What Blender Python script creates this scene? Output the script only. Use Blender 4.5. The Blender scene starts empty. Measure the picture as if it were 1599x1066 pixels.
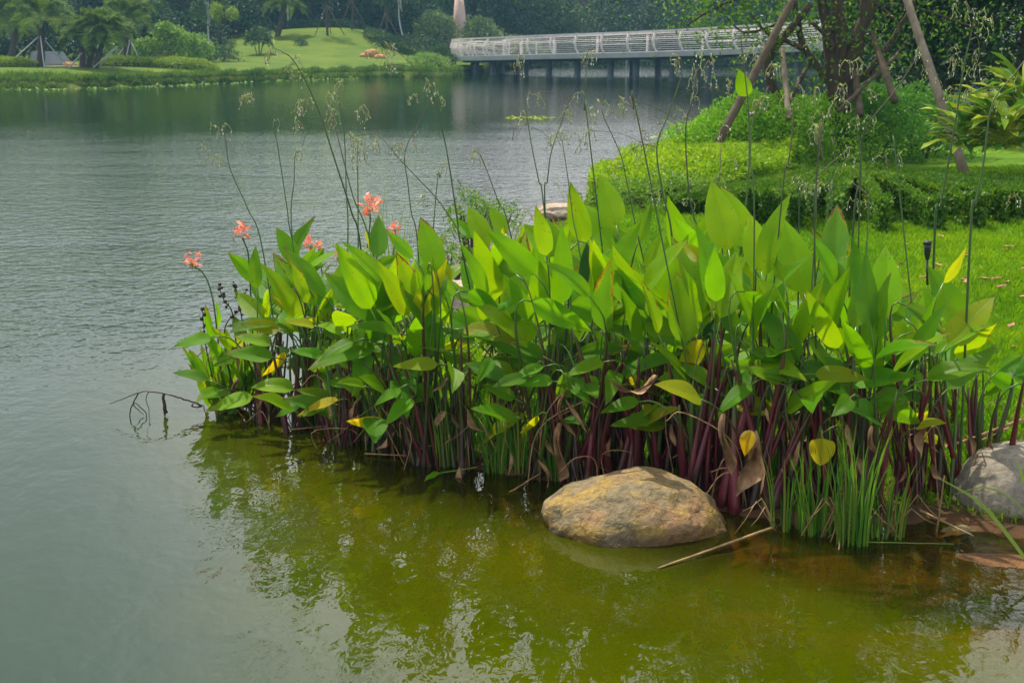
import bpy, math, random
import numpy as np
from mathutils import Vector, noise as mnoise
R = math.radians
rng = np.random.default_rng(7); random.seed(7)
S = bpy.context.scene
COL = S.collection

# ------------------------------------------------------------ camera
FOC = 2221.0; PITCH = math.atan(473/FOC); CH = 2.0      # focal length in photo pixels, pitch, eye height
cam = bpy.data.cameras.new('camera'); co = bpy.data.objects.new('camera', cam); COL.objects.link(co)
co.location = (0, 0, CH); co.rotation_euler = (math.pi/2-PITCH, 0, 0)
cam.sensor_width = 36; cam.lens = FOC*36/1599; cam.clip_end = 600; cam.clip_start = .1
cam.dof.use_dof = True; cam.dof.focus_distance = 6.2; cam.dof.aperture_fstop = 9
S.camera = co
cP, sP = math.cos(PITCH), math.sin(PITCH)
def ray(px, py):
    x = (px-799.5)/FOC; u = (533-py)/FOC
    return np.array([x, cP+u*sP, -sP+u*cP])
def W(px, py, Y):                     # point of the photo at world distance Y
    r = ray(px, py); return np.array([0, 0, CH]) + r*(Y/r[1])
def G(px, py, z=0.0):                 # point of the photo on the level z
    r = ray(px, py); return np.array([0, 0, CH]) + r*((z-CH)/r[2])
def proj(p):
    d = np.asarray(p)-np.array([0, 0, CH]); f = d[1]*cP-d[2]*sP; u = d[1]*sP+d[2]*cP
    return 799.5+FOC*d[0]/f, 533-FOC*u/f

# ------------------------------------------------------------ light
EL, AZ = R(60), R(-32)
wd = bpy.data.worlds.new("World"); S.world = wd; wd.use_nodes = True
wn = wd.node_tree; bg = wn.nodes['Background']
sky = wn.nodes.new('ShaderNodeTexSky'); sky.sky_type = 'NISHITA'; sky.sun_disc = False
sky.sun_elevation = EL; sky.sun_rotation = AZ; sky.air_density = 1.0; sky.dust_density = 6; sky.ozone_density = 1.0
# thin bright cloud veil over the whole sky
wtc = wn.nodes.new('ShaderNodeTexCoord'); wnz = wn.nodes.new('ShaderNodeTexNoise'); wnz.inputs['Scale'].default_value = 2.2; wnz.inputs['Detail'].default_value = 5
wmp = wn.nodes.new('ShaderNodeMapping'); wmp.inputs['Scale'].default_value = (1, 1, 2.5); wn.links.new(wtc.outputs['Generated'], wmp.inputs[0]); wn.links.new(wmp.outputs[0], wnz.inputs['Vector'])
wr = wn.nodes.new('ShaderNodeMapRange'); wr.inputs[1].default_value = .3; wr.inputs[2].default_value = .7; wr.inputs[3].default_value = .45; wr.inputs[4].default_value = .8
wn.links.new(wnz.outputs[0], wr.inputs[0]); wmx = wn.nodes.new('ShaderNodeMix'); wmx.data_type = 'RGBA'
wn.links.new(wr.outputs[0], wmx.inputs[0]); wn.links.new(sky.outputs[0], wmx.inputs[6]); 
# added bright sky patch above the far shore, for glints on the water
wdp = wn.nodes.new('ShaderNodeVectorMath'); wdp.operation = 'DOT_PRODUCT'; wn.links.new(wtc.outputs['Generated'], wdp.inputs[0]); wdp.inputs[1].default_value = (.17, .87, .46)
wr2 = wn.nodes.new('ShaderNodeMapRange'); wr2.interpolation_type = 'SMOOTHSTEP'; wr2.inputs[1].default_value = .86; wr2.inputs[2].default_value = .985; wr2.inputs[3].default_value = 0; wr2.inputs[4].default_value = 1
wn.links.new(wdp.outputs['Value'], wr2.inputs[0]); wm2 = wn.nodes.new('ShaderNodeMix'); wm2.data_type = 'RGBA'; wn.links.new(wr2.outputs[0], wm2.inputs[0])
wm2.inputs[6].default_value = (10.2, 10.9, 11.3, 1); wm2.inputs[7].default_value = (23, 23.5, 23.5, 1); wn.links.new(wm2.outputs[2], wmx.inputs[7])
wn.links.new(wmx.outputs[2], bg.inputs[0]); bg.inputs[1].default_value = .107
sun = bpy.data.lights.new('sun', 'SUN'); sun.energy = 5.0; sun.angle = R(.8); sun.color = (1, .92, .72)
so = bpy.data.objects.new('sun', sun); COL.objects.link(so)
sd = Vector((math.sin(AZ)*math.cos(EL), math.cos(AZ)*math.cos(EL), math.sin(EL)))
so.rotation_euler = sd.to_track_quat('Z', 'Y').to_euler(); so.location = (-20, 10, 40)
S.view_settings.view_transform = 'Standard'; S.view_settings.look = 'None'
S.view_settings.exposure = 0.28; S.view_settings.gamma = 1
S.render.engine = 'CYCLES'
cy = S.cycles
cy.max_bounces = 7; cy.transparent_max_bounces = 10; cy.diffuse_bounces = 3; cy.glossy_bounces = 3
cy.transmission_bounces = 4; cy.volume_bounces = 0; cy.caustics_reflective = False; cy.caustics_refractive = False
cy.use_denoising = True; cy.sample_clamp_indirect = 4

# ------------------------------------------------------------ object helpers
def link(o, parent=None):
    COL.objects.link(o)
    if parent is not None: o.parent = parent
    return o
def tag(o, label=None, cat=None, group=None, kind=None):
    for k, v in (('label', label), ('category', cat), ('group', group), ('kind', kind)):
        if v: o[k] = v
    return o
def thing(name, label, cat, loc=(0, 0, 0), group=None):
    o = bpy.data.objects.new(name, None); o.location = [float(v) for v in loc]; o.empty_display_size = .1
    link(o); return tag(o, label, cat, group)
class MB:
    """collects vertices, faces, uv and a grey level along a shape"""
    def __init__(s): s.v = []; s.f = []; s.uv = []; s.n = 0; s.a = []
    def add(s, v, f, uv=None, a=None):
        v = np.asarray(v, float)
        s.f += [tuple(i+s.n for i in q) for q in f]; s.v.append(v); s.n += len(v)
        s.uv.append(np.zeros((len(v), 2)) if uv is None else np.asarray(uv, float))
        s.a.append(np.zeros(len(v)) if a is None else np.asarray(a, float))
        return s
    def tube(s, pts, rad, n=6, cap=True, a=None):
        pts = np.asarray(pts, float); m = len(pts)
        rad = np.full(m, rad) if np.isscalar(rad) else np.asarray(rad, float)
        tan = np.gradient(pts, axis=0); tan /= np.linalg.norm(tan, axis=1)[:, None]+1e-9
        ref = np.array([0.13, 1, .21]) if abs(tan[0][1]) < .8 else np.array([1, 0.1, .2])
        V = []
        for i in range(m):
            b1 = np.cross(tan[i], ref); b1 /= np.linalg.norm(b1)+1e-9; b2 = np.cross(tan[i], b1)
            for k in range(n):
                t = 2*math.pi*k/n; V.append(pts[i]+rad[i]*(math.cos(t)*b1+math.sin(t)*b2))
        F = [(i*n+k, i*n+(k+1) % n, (i+1)*n+(k+1) % n, (i+1)*n+k) for i in range(m-1) for k in range(n)]
        if cap: F += [tuple(range(n-1, -1, -1)), tuple((m-1)*n+k for k in range(n))]
        aa = np.repeat(np.linspace(0, 1, m) if a is None else np.asarray(a, float), n)
        return s.add(V, F, None, aa)
    def box(s, c, d, rz=0, taper=1):
        c = np.asarray(c, float); V = []
        for z in (-1, 1):
            for x, y in ((-1, -1), (1, -1), (1, 1), (-1, 1)):
                k = taper if z > 0 else 1
                X, Y = x*d[0]/2*k, y*d[1]/2*k
                V.append(c+[X*math.cos(rz)-Y*math.sin(rz), X*math.sin(rz)+Y*math.cos(rz), z*d[2]/2])
        return s.add(V, [(3, 2, 1, 0), (4, 5, 6, 7), (0, 1, 5, 4), (1, 2, 6, 5), (2, 3, 7, 6), (3, 0, 4, 7)])
    def ball(s, c, r, n=6, m=4, a=None):
        r = np.asarray([r]*3 if np.isscalar(r) else r, float); V = [np.asarray(c)+[0, 0, r[2]]]
        for i in range(1, m):
            p = math.pi*i/m
            for k in range(n):
                t = 2*math.pi*k/n; V.append(np.asarray(c)+r*[math.sin(p)*math.cos(t), math.sin(p)*math.sin(t), math.cos(p)])
        V.append(np.asarray(c)-[0, 0, r[2]]); L = len(V)-1
        F = [(0, 1+k, 1+(k+1) % n) for k in range(n)]
        for i in range(m-2):
            F += [(1+i*n+k, 1+(i+1)*n+k, 1+(i+1)*n+(k+1) % n, 1+i*n+(k+1) % n) for k in range(n)]
        F += [(L, 1+(m-2)*n+(k+1) % n, 1+(m-2)*n+k) for k in range(n)]
        return s.add(V, F, None, np.full(len(V), 0 if a is None else a))
    def build(s, name, m, parent=None, smooth=True, origin=None):
        V = np.concatenate(s.v); A = np.concatenate(s.a); U = np.concatenate(s.uv)
        if parent is not None: V = V-np.array(parent_loc(parent))
        if origin is not None: V = V-np.asarray(origin)
        me = bpy.data.meshes.new(name); me.from_pydata(V.tolist(), [], s.f)
        if smooth: me.polygons.foreach_set('use_smooth', np.ones(len(me.polygons), bool))
        at = me.attributes.new('along', 'FLOAT', 'POINT'); at.data.foreach_set('value', A)
        uvl = me.uv_layers.new(name='UVMap'); li = np.empty(len(me.loops), np.int32); me.loops.foreach_get('vertex_index', li)
        uvl.data.foreach_set('uv', U[li].ravel())
        me.materials.append(m); me.update()
        o = bpy.data.objects.new(name, me); link(o, parent)
        if origin is not None: o.location = [float(x) for x in origin]
        return o
def parent_loc(p):
    l = np.zeros(3)
    while p is not None: l = l+np.array(p.location); p = p.parent
    return l
def big_mesh(name, V, nper, m, parent=None, tri=False, off=True):
    """many equal n-gons in one mesh: V (count*nper, 3)"""
    V = np.asarray(V, np.float32)
    if parent is not None and off: V = V-np.array(parent_loc(parent), np.float32)
    me = bpy.data.meshes.new(name); nv = len(V); nf = nv//nper
    me.vertices.add(nv); me.vertices.foreach_set('co', V.ravel())
    me.loops.add(nv); me.loops.foreach_set('vertex_index', np.arange(nv, dtype=np.int32))
    me.polygons.add(nf); me.polygons.foreach_set('loop_start', np.arange(0, nv, nper, dtype=np.int32))
    me.update(calc_edges=True); me.materials.append(m)
    return link(bpy.data.objects.new(name, me), parent)
def unit(v): return v/(np.linalg.norm(v, axis=-1, keepdims=True)+1e-9)
def leaf_quads(P, D, N, L, Wd):
    """rhombic leaves: base P, direction D, normal N, length L, width Wd"""
    D = unit(D); B = unit(np.cross(D, N)); N2 = np.cross(B, D)
    L = np.asarray(L)[:, None]; Wd = np.asarray(Wd)[:, None]
    mid = P+D*L*.45
    return np.stack([P, mid+B*Wd/2+N2*Wd*.12, P+D*L-N2*L*.12, mid-B*Wd/2+N2*Wd*.12], 1).reshape(-1, 3)
def rand_dirs(n, up=0.0):
    d = rng.normal(size=(n, 3)); d[:, 2] += up; return unit(d)

# ------------------------------------------------------------ materials
def newmat(name):
    m = bpy.data.materials.new(name); m.use_nodes = True
    nt = m.node_tree; return m, nt, nt.nodes['Principled BSDF'], nt.nodes['Material Output']
def nd(nt, t, **k):
    n = nt.nodes.new(t)
    for a, b in k.items():
        if a in n.inputs.keys() if hasattr(n.inputs, 'keys') else False: n.inputs[a].default_value = b
        else: setattr(n, a, b)
    return n
def ramp(nt, fac, stops):
    r = nt.nodes.new('ShaderNodeValToRGB'); e = r.color_ramp.elements
    while len(e) < len(stops): e.new(.5)
    for i, (p, c) in enumerate(stops): e[i].position = p; e[i].color = (*c, 1) if len(c) == 3 else c
    nt.links.new(fac, r.inputs[0]); return r.outputs[0]
def noise(nt, scale, detail=3, rough=.55, coord='Object', stretch=None):
    tc = nt.nodes.new('ShaderNodeTexCoord'); n = nt.nodes.new('ShaderNodeTexNoise')
    n.inputs['Scale'].default_value = scale; n.inputs['Detail'].default_value = detail; n.inputs['Roughness'].default_value = rough
    out = tc.outputs[coord]
    if stretch:
        mp = nt.nodes.new('ShaderNodeMapping'); mp.inputs['Scale'].default_value = stretch; nt.links.new(out, mp.inputs[0]); out = mp.outputs[0]
    nt.links.new(out, n.inputs['Vector']); return n.outputs[0]
def mix(nt, fac, a, b, mode='MIX'):
    n = nt.nodes.new('ShaderNodeMix'); n.data_type = 'RGBA'; n.blend_type = mode
    for i, v in ((0, fac), (6, a), (7, b)):
        if isinstance(v, (int, float)): n.inputs[i].default_value = v
        elif isinstance(v, tuple): n.inputs[i].default_value = (*v, 1)
        else: nt.links.new(v, n.inputs[i])
    return n.outputs[2]
def math_(nt, op, a, b=None, c=None):
    n = nt.nodes.new('ShaderNodeMath'); n.operation = op
    for i, v in enumerate((a, b, c)):
        if v is None: continue
        if isinstance(v, (int, float)): n.inputs[i].default_value = v
        else: nt.links.new(v, n.inputs[i])
    return n.outputs[0]
def bump(nt, h, strength=.3, dist=.01):
    b = nt.nodes.new('ShaderNodeBump'); b.inputs['Strength'].default_value = strength; b.inputs['Distance'].default_value = dist
    nt.links.new(h, b.inputs['Height']); return b.outputs[0]
def plain(name, c1, c2, scale=8, rough=.7, bs=.3, bd=.01, metal=0, spec=.5, detail=4):
    m, nt, b, o = newmat(name); n = noise(nt, scale, detail)
    nt.links.new(ramp(nt, n, [(.3, c1), (.7, c2)]), b.inputs['Base Color'])
    b.inputs['Roughness'].default_value = rough; b.inputs['Metallic'].default_value = metal; b.inputs['Specular IOR Level'].default_value = spec
    if bs: nt.links.new(bump(nt, noise(nt, scale*3, 5), bs, bd), b.inputs['Normal'])
    return m
def foliage_mat(name, cols, trans=.35, rough=.55, spec=.35, tcol=1.25, patch=0):
    """leaf colours vary from leaf to leaf; part of the light passes through"""
    m, nt, b, o = newmat(name)
    g = nt.nodes.new('ShaderNodeNewGeometry'); f = g.outputs['Random Per Island']
    if patch:
        f = math_(nt, 'ADD', math_(nt, 'MULTIPLY', f, .55), math_(nt, 'MULTIPLY', math_(nt, 'SUBTRACT', noise(nt, patch, 4, .65), .36), 1.6))
    k = len(cols); c = ramp(nt, f, [(i/(k-1), q) for i, q in enumerate(cols)])
    nt.links.new(c, b.inputs['Base Color']); b.inputs['Roughness'].default_value = rough; b.inputs['Specular IOR Level'].default_value = spec
    t = nt.nodes.new('ShaderNodeBsdfTranslucent'); nt.links.new(mix(nt, 1.0, c, (tcol, tcol*1.02, tcol*.5), 'MULTIPLY'), t.inputs[0])
    ms = nt.nodes.new('ShaderNodeMixShader'); ms.inputs[0].default_value = trans
    nt.links.new(b.outputs[0], ms.inputs[1]); nt.links.new(t.outputs[0], ms.inputs[2]); nt.links.new(ms.outputs[0], o.inputs[0])
    return m

def broad_leaf_material():
    m, nt, b, o = newmat('broad leaf')
    oi = nt.nodes.new('ShaderNodeObjectInfo'); uv = nt.nodes.new('ShaderNodeUVMap'); sp = nt.nodes.new('ShaderNodeSeparateXYZ')
    nt.links.new(uv.outputs[0], sp.inputs[0])
    u = math_(nt, 'ABSOLUTE', math_(nt, 'SUBTRACT', sp.outputs[0], .5)); v = sp.outputs[1]     # u 0..0.5 from midrib
    nz = noise(nt, 9, 3)
    ph = math_(nt, 'MULTIPLY', math_(nt, 'SUBTRACT', v, math_(nt, 'MULTIPLY', math_(nt, 'POWER', u, .8), .55)), 190)
    vein = math_(nt, 'SINE', ph)
    v01 = math_(nt, 'MULTIPLY_ADD', vein, .5, .5)
    base = mix(nt, math_(nt, 'MULTIPLY', v01, .75), oi.outputs['Color'], mix(nt, 1.0, oi.outputs['Color'], (.62, .72, .6), 'MULTIPLY'))
    base = mix(nt, ramp(nt, nz, [(.35, (0, 0, 0)), (.75, (.4, .4, .4))]), base, mix(nt, 1.0, oi.outputs['Color'], (1.8, 1.2, .6), 'MULTIPLY'))
    rib = ramp(nt, u, [(.0, (1, 1, 1)), (.022, (0, 0, 0))])
    base = mix(nt, math_(nt, 'MULTIPLY', rib, .45), base, (.16, .24, .05))
    # brown eaten margins and spots; amount comes with each leaf
    edge = math_(nt, 'ADD', math_(nt, 'MULTIPLY', u, 1.1), math_(nt, 'MULTIPLY', math_(nt, 'POWER', v, 3), .5))
    e2 = math_(nt, 'ADD', edge, math_(nt, 'MULTIPLY', noise(nt, 16, 4, .7), 1.1))
    thr = math_(nt, 'MULTIPLY_ADD', oi.outputs['Alpha'], -1.15, 1.72)
    br = ramp(nt, math_(nt, 'SUBTRACT', e2, thr), [(0, (0, 0, 0)), (.06, (1, 1, 1))])
    yel = ramp(nt, math_(nt, 'SUBTRACT', e2, thr), [(0, (0, 0, 0)), (.02, (1, 1, 1))])
    hal = ramp(nt, math_(nt, 'ADD', math_(nt, 'SUBTRACT', e2, thr), .12), [(0, (0, 0, 0)), (.12, (1, 1, 1))])
    base = mix(nt, math_(nt, 'MULTIPLY', hal, .45), base, (.38, .30, .015))
    brc = ramp(nt, noise(nt, 30, 2), [(.3, (.10, .04, .015)), (.7, (.30, .15, .05))])
    base = mix(nt, br, base, brc)
    base = mix(nt, ramp(nt, noise(nt, 55, 2, .5), [(.70, (0, 0, 0)), (.735, (.8, .8, .8))]), base, (.14, .07, .02))
    nt.links.new(base, b.inputs['Base Color']); b.inputs['Roughness'].default_value = .36; b.inputs['Specular IOR Level'].default_value = .22
    h = math_(nt, 'ADD', math_(nt, 'MULTIPLY', v01, .5), math_(nt, 'MULTIPLY', noise(nt, 22, 2), 1.5))
    nt.links.new(bump(nt, h, .6, .005), b.inputs['Normal'])
    t = nt.nodes.new('ShaderNodeBsdfTranslucent'); nt.links.new(mix(nt, 1.0, base, (1.9, 1.5, .2), 'MULTIPLY'), t.inputs[0])
    ms = nt.nodes.new('ShaderNodeMixShader'); ms.inputs[0].default_value = .5
    nt.links.new(b.outputs[0], ms.inputs[1]); nt.links.new(t.outputs[0], ms.inputs[2]); nt.links.new(ms.outputs[0], o.inputs[0])
    return m
M_LEAF = broad_leaf_material()
def along_mat(name, stops, rough=.45, scale=30):
    m, nt, b, o = newmat(name)
    at = nt.nodes.new('ShaderNodeAttribute'); at.attribute_name = 'along'
    f = math_(nt, 'ADD', at.outputs['Fac'], math_(nt, 'MULTIPLY', math_(nt, 'SUBTRACT', noise(nt, 6, 4, .6, 'Object', (4, 4, 1)), .5), .5))
    oi = nt.nodes.new('ShaderNodeObjectInfo'); rnd = oi.outputs['Random']; f = math_(nt, 'ADD', f, math_(nt, 'MULTIPLY', math_(nt, 'SUBTRACT', rnd, .45), .45))
    c = mix(nt, 1.0, ramp(nt, f, stops), ramp(nt, math_(nt, 'FRACT', math_(nt, 'MULTIPLY', rnd, 7.3)), [(0, (.5, .5, .5)), (1, (1.25, 1.25, 1.25))]), 'MULTIPLY')
    c = mix(nt, ramp(nt, noise(nt, 3, 5, .7), [(.56, (0, 0, 0)), (.66, (.75, .75, .75))]), c, (.16, .09, .045))
    nt.links.new(c, b.inputs['Base Color']); b.inputs['Roughness'].default_value = rough
    nt.links.new(bump(nt, noise(nt, scale, 3, .5, 'Object', (8, 8, .6)), .4, .003), b.inputs['Normal'])
    return m
M_STALK = along_mat('purple stalk', [(0, (.035, .012, .010)), (.3, (.14, .014, .028)), (.62, (.11, .022, .022)), (.8, (.06, .08, .015)), (1, (.09, .17, .02))], .3)
M_STALK2 = along_mat('green stalk', [(0, (.04, .02, .01)), (.25, (.05, .06, .012)), (.6, (.05, .11, .015)), (1, (.09, .19, .02))], .35)
M_SCAPE = along_mat('flower stem', [(0, (.05, .12, .02)), (.55, (.07, .13, .03)), (.75, (.09, .05, .035)), (1, (.16, .10, .07))], .5)
M_BUD = foliage_mat('white lilac buds', [(.85, .84, .9), (.6, .55, .7), (.9, .9, .88)], .3)
M_BRACT = foliage_mat('green bracts', [(.25, .34, .12), (.42, .46, .24), (.34, .26, .16)], .35)
M_RUSH = foliage_mat('green blades', [(.03, .12, .012), (.07, .22, .015), (.16, .32, .03), (.30, .26, .06)], .4, .4)
M_DRY = plain('dry brown leaf', (.14, .07, .03), (.42, .24, .12), 25, .8, .5, .004)
M_REED = plain('straw reed', (.20, .11, .04), (.42, .27, .12), 30, .7, .3, .003)
M_TWIG = plain('dark wet twig', (.018, .010, .008), (.05, .03, .02), 40, .5, .4, .003)

# ------------------------------------------------------------ terrain
def poly_sdf(X, Y, P):
    P = np.asarray(P); d = np.full(X.shape, 1e9); ins = np.zeros(X.shape, bool); n = len(P)
    for i in range(n):
        a, b = P[i], P[(i+1) % n]; e = b-a
        wx, wy = X-a[0], Y-a[1]; t = np.clip((wx*e[0]+wy*e[1])/(e@e+1e-12), 0, 1)
        d = np.minimum(d, (wx-e[0]*t)**2+(wy-e[1]*t)**2)
        c = ((a[1] <= Y) & (b[1] > Y)) | ((b[1] <= Y) & (a[1] > Y))
        with np.errstate(divide='ignore', invalid='ignore'):
            xi = a[0]+(Y-a[1])/(b[1]-a[1]+1e-12)*e[0]
        ins ^= c & (X < xi)
    d = np.sqrt(d); return np.where(ins, d, -d)
NEAR = [G(*p)[:2] for p in [(455, 636), (560, 668), (660, 718), (760, 734), (880, 752), (1000, 772), (1130, 800), (1230, 818), (1350, 826), (1450, 812), (1530, 832), (1660, 850)]]
NEAR += [np.array(p) for p in [(3.2, 4.9), (6, 3.8), (16, 1), (60, 0), (60, 70), (32, 62), (22, 45), (13, 34)]]
NEAR += [G(*p)[:2] for p in [(1200, 190), (1100, 208), (1050, 228), (1005, 258), (950, 292), (890, 328), (830, 368), (745, 425), (660, 500), (590, 545), (520, 592)]]
FAR = [np.array(p) for p in [(-200, 190), (-200, 40), (-60, 52)]]+[G(*p)[:2] for p in [(-200, 138), (0, 137), (100, 138), (200, 134), (330, 129), (450, 124), (520, 121.5), (600, 119.5), (700, 121), (745, 113), (765, 102), (900, 98), (1100, 99), (1280, 101), (1360, 107), (1480, 116)]]+[np.array(p) for p in [(60, 60), (200, 60), (200, 190)]]
def sm(t): t = np.clip(t, 0, 1); return t*t*(3-2*t)
def terrain(X, Y, full=False):
    X = np.asarray(X, float); Y = np.asarray(Y, float)
    s1 = poly_sdf(X, Y, NEAR); s2 = poly_sdf(X, Y, FAR)
    z1 = np.where(s1 > 0, .02+.20*sm(s1/1.3)+.016*np.minimum(s1, 14), -.02+np.maximum(s1*.33, -.9*sm(-s1/4)-.1))
    z1 = np.maximum(z1, -1.0)
    hill = 2.0*np.exp(-((X+12.5)/11)**2-((Y-98)/11)**2)
    z2 = np.where(s2 > 0, .25+.45*sm(s2/5)+hill*sm(s2/9)+.5*sm((s2-18)/20), np.maximum(-.15+s2*.25, -1.0))
    z = np.maximum(z1, z2)
    und = .02*np.sin(X*2.1+1)*np.cos(Y*1.7)+.012*np.sin(X*5.3+Y*3.1)
    z = z+und*np.clip(s1/1.0, 0, 1)
    return (z, s1, s2) if full else z
def hz(x, y): return float(terrain(np.array([x]), np.array([y]))[0])
def axis(lo, a, b, hi, fine, n):
    k1 = a-(a-lo)*np.linspace(1, 0, n, endpoint=False)**1.8; k2 = b+(hi-b)*np.linspace(0, 1, n+1)[1:]**1.8
    return np.concatenate([k1, np.arange(a, b, fine), k2])
gx = axis(-200, -4, 11, 200, .085, 90); gy = axis(-30, 2.5, 24, 190, .085, 130)
GX, GY = np.meshgrid(gx, gy); Z, S1, S2 = terrain(GX, GY, True)
V = np.stack([GX, GY, Z], -1).reshape(-1, 3); nx, ny = len(gx), len(gy)
idx = np.arange(nx*ny).reshape(ny, nx)
F = np.stack([idx[:-1, :-1], idx[:-1, 1:], idx[1:, 1:], idx[1:, :-1]], -1).reshape(-1)
me = bpy.data.meshes.new('ground'); me.vertices.add(len(V)); me.vertices.foreach_set('co', V.astype(np.float32).ravel())
me.loops.add(len(F)); me.loops.foreach_set('vertex_index', F.astype(np.int32)); me.polygons.add(len(F)//4)
me.polygons.foreach_set('loop_start', np.arange(0, len(F), 4, dtype=np.int32)); me.update(calc_edges=True)
me.polygons.foreach_set('use_smooth', np.ones(len(F)//4, bool))
for nm, A in (('lawn', np.clip((S1-.12)/.35, 0, 1)), ('far', np.clip((S2+.3)/.4, 0, 1))):
    at = me.attributes.new(nm, 'FLOAT', 'POINT'); at.data.foreach_set('value', A.astype(np.float32).ravel())
m, nt, b, o = newmat('ground')
def attr(nm):
    a = nt.nodes.new('ShaderNodeAttribute'); a.attribute_name = nm; return a.outputs['Fac']
geo = nt.nodes.new('ShaderNodeNewGeometry'); sp = nt.nodes.new('ShaderNodeSeparateXYZ'); nt.links.new(geo.outputs['Position'], sp.inputs[0])
bedn = noise(nt, 3.5, 5)
bed = ramp(nt, math_(nt, 'ADD', sp.outputs[2], math_(nt, 'MULTIPLY', math_(nt, 'SUBTRACT', bedn, .5), .25)), [(0, (.10, .12, .02)), (1, (.10, .12, .02))])
zz = math_(nt, 'ADD', math_(nt, 'ADD', sp.outputs[2], .6), math_(nt, 'MULTIPLY', math_(nt, 'SUBTRACT', bedn, .5), .2))
bed = ramp(nt, zz, [(.0, (.10, .13, .012)), (.28, (.16, .14, .02)), (.46, (.30, .13, .03)), (.56, (.12, .06, .025)), (.64, (.05, .028, .014))])
lawnc = ramp(nt, noise(nt, 2.2, 4), [(.3, (.05, .14, .003)), (.7, (.12, .22, .004))])
farc = ramp(nt, noise(nt, .6, 8, .7), [(.3, (.035, .09, .002)), (.7, (.115, .155, .003))])
c = mix(nt, attr('lawn'), bed, lawnc); c = mix(nt, attr('far'), c, farc)
nt.links.new(c, b.inputs['Base Color']); b.inputs['Roughness'].default_value = .9; b.inputs['Specular IOR Level'].default_value = .15
nt.links.new(bump(nt, noise(nt, 14, 6), .8, .03), b.inputs['Normal'])
me.materials.append(m); ground = link(bpy.data.objects.new('ground', me)); tag(ground, kind='structure')

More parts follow.
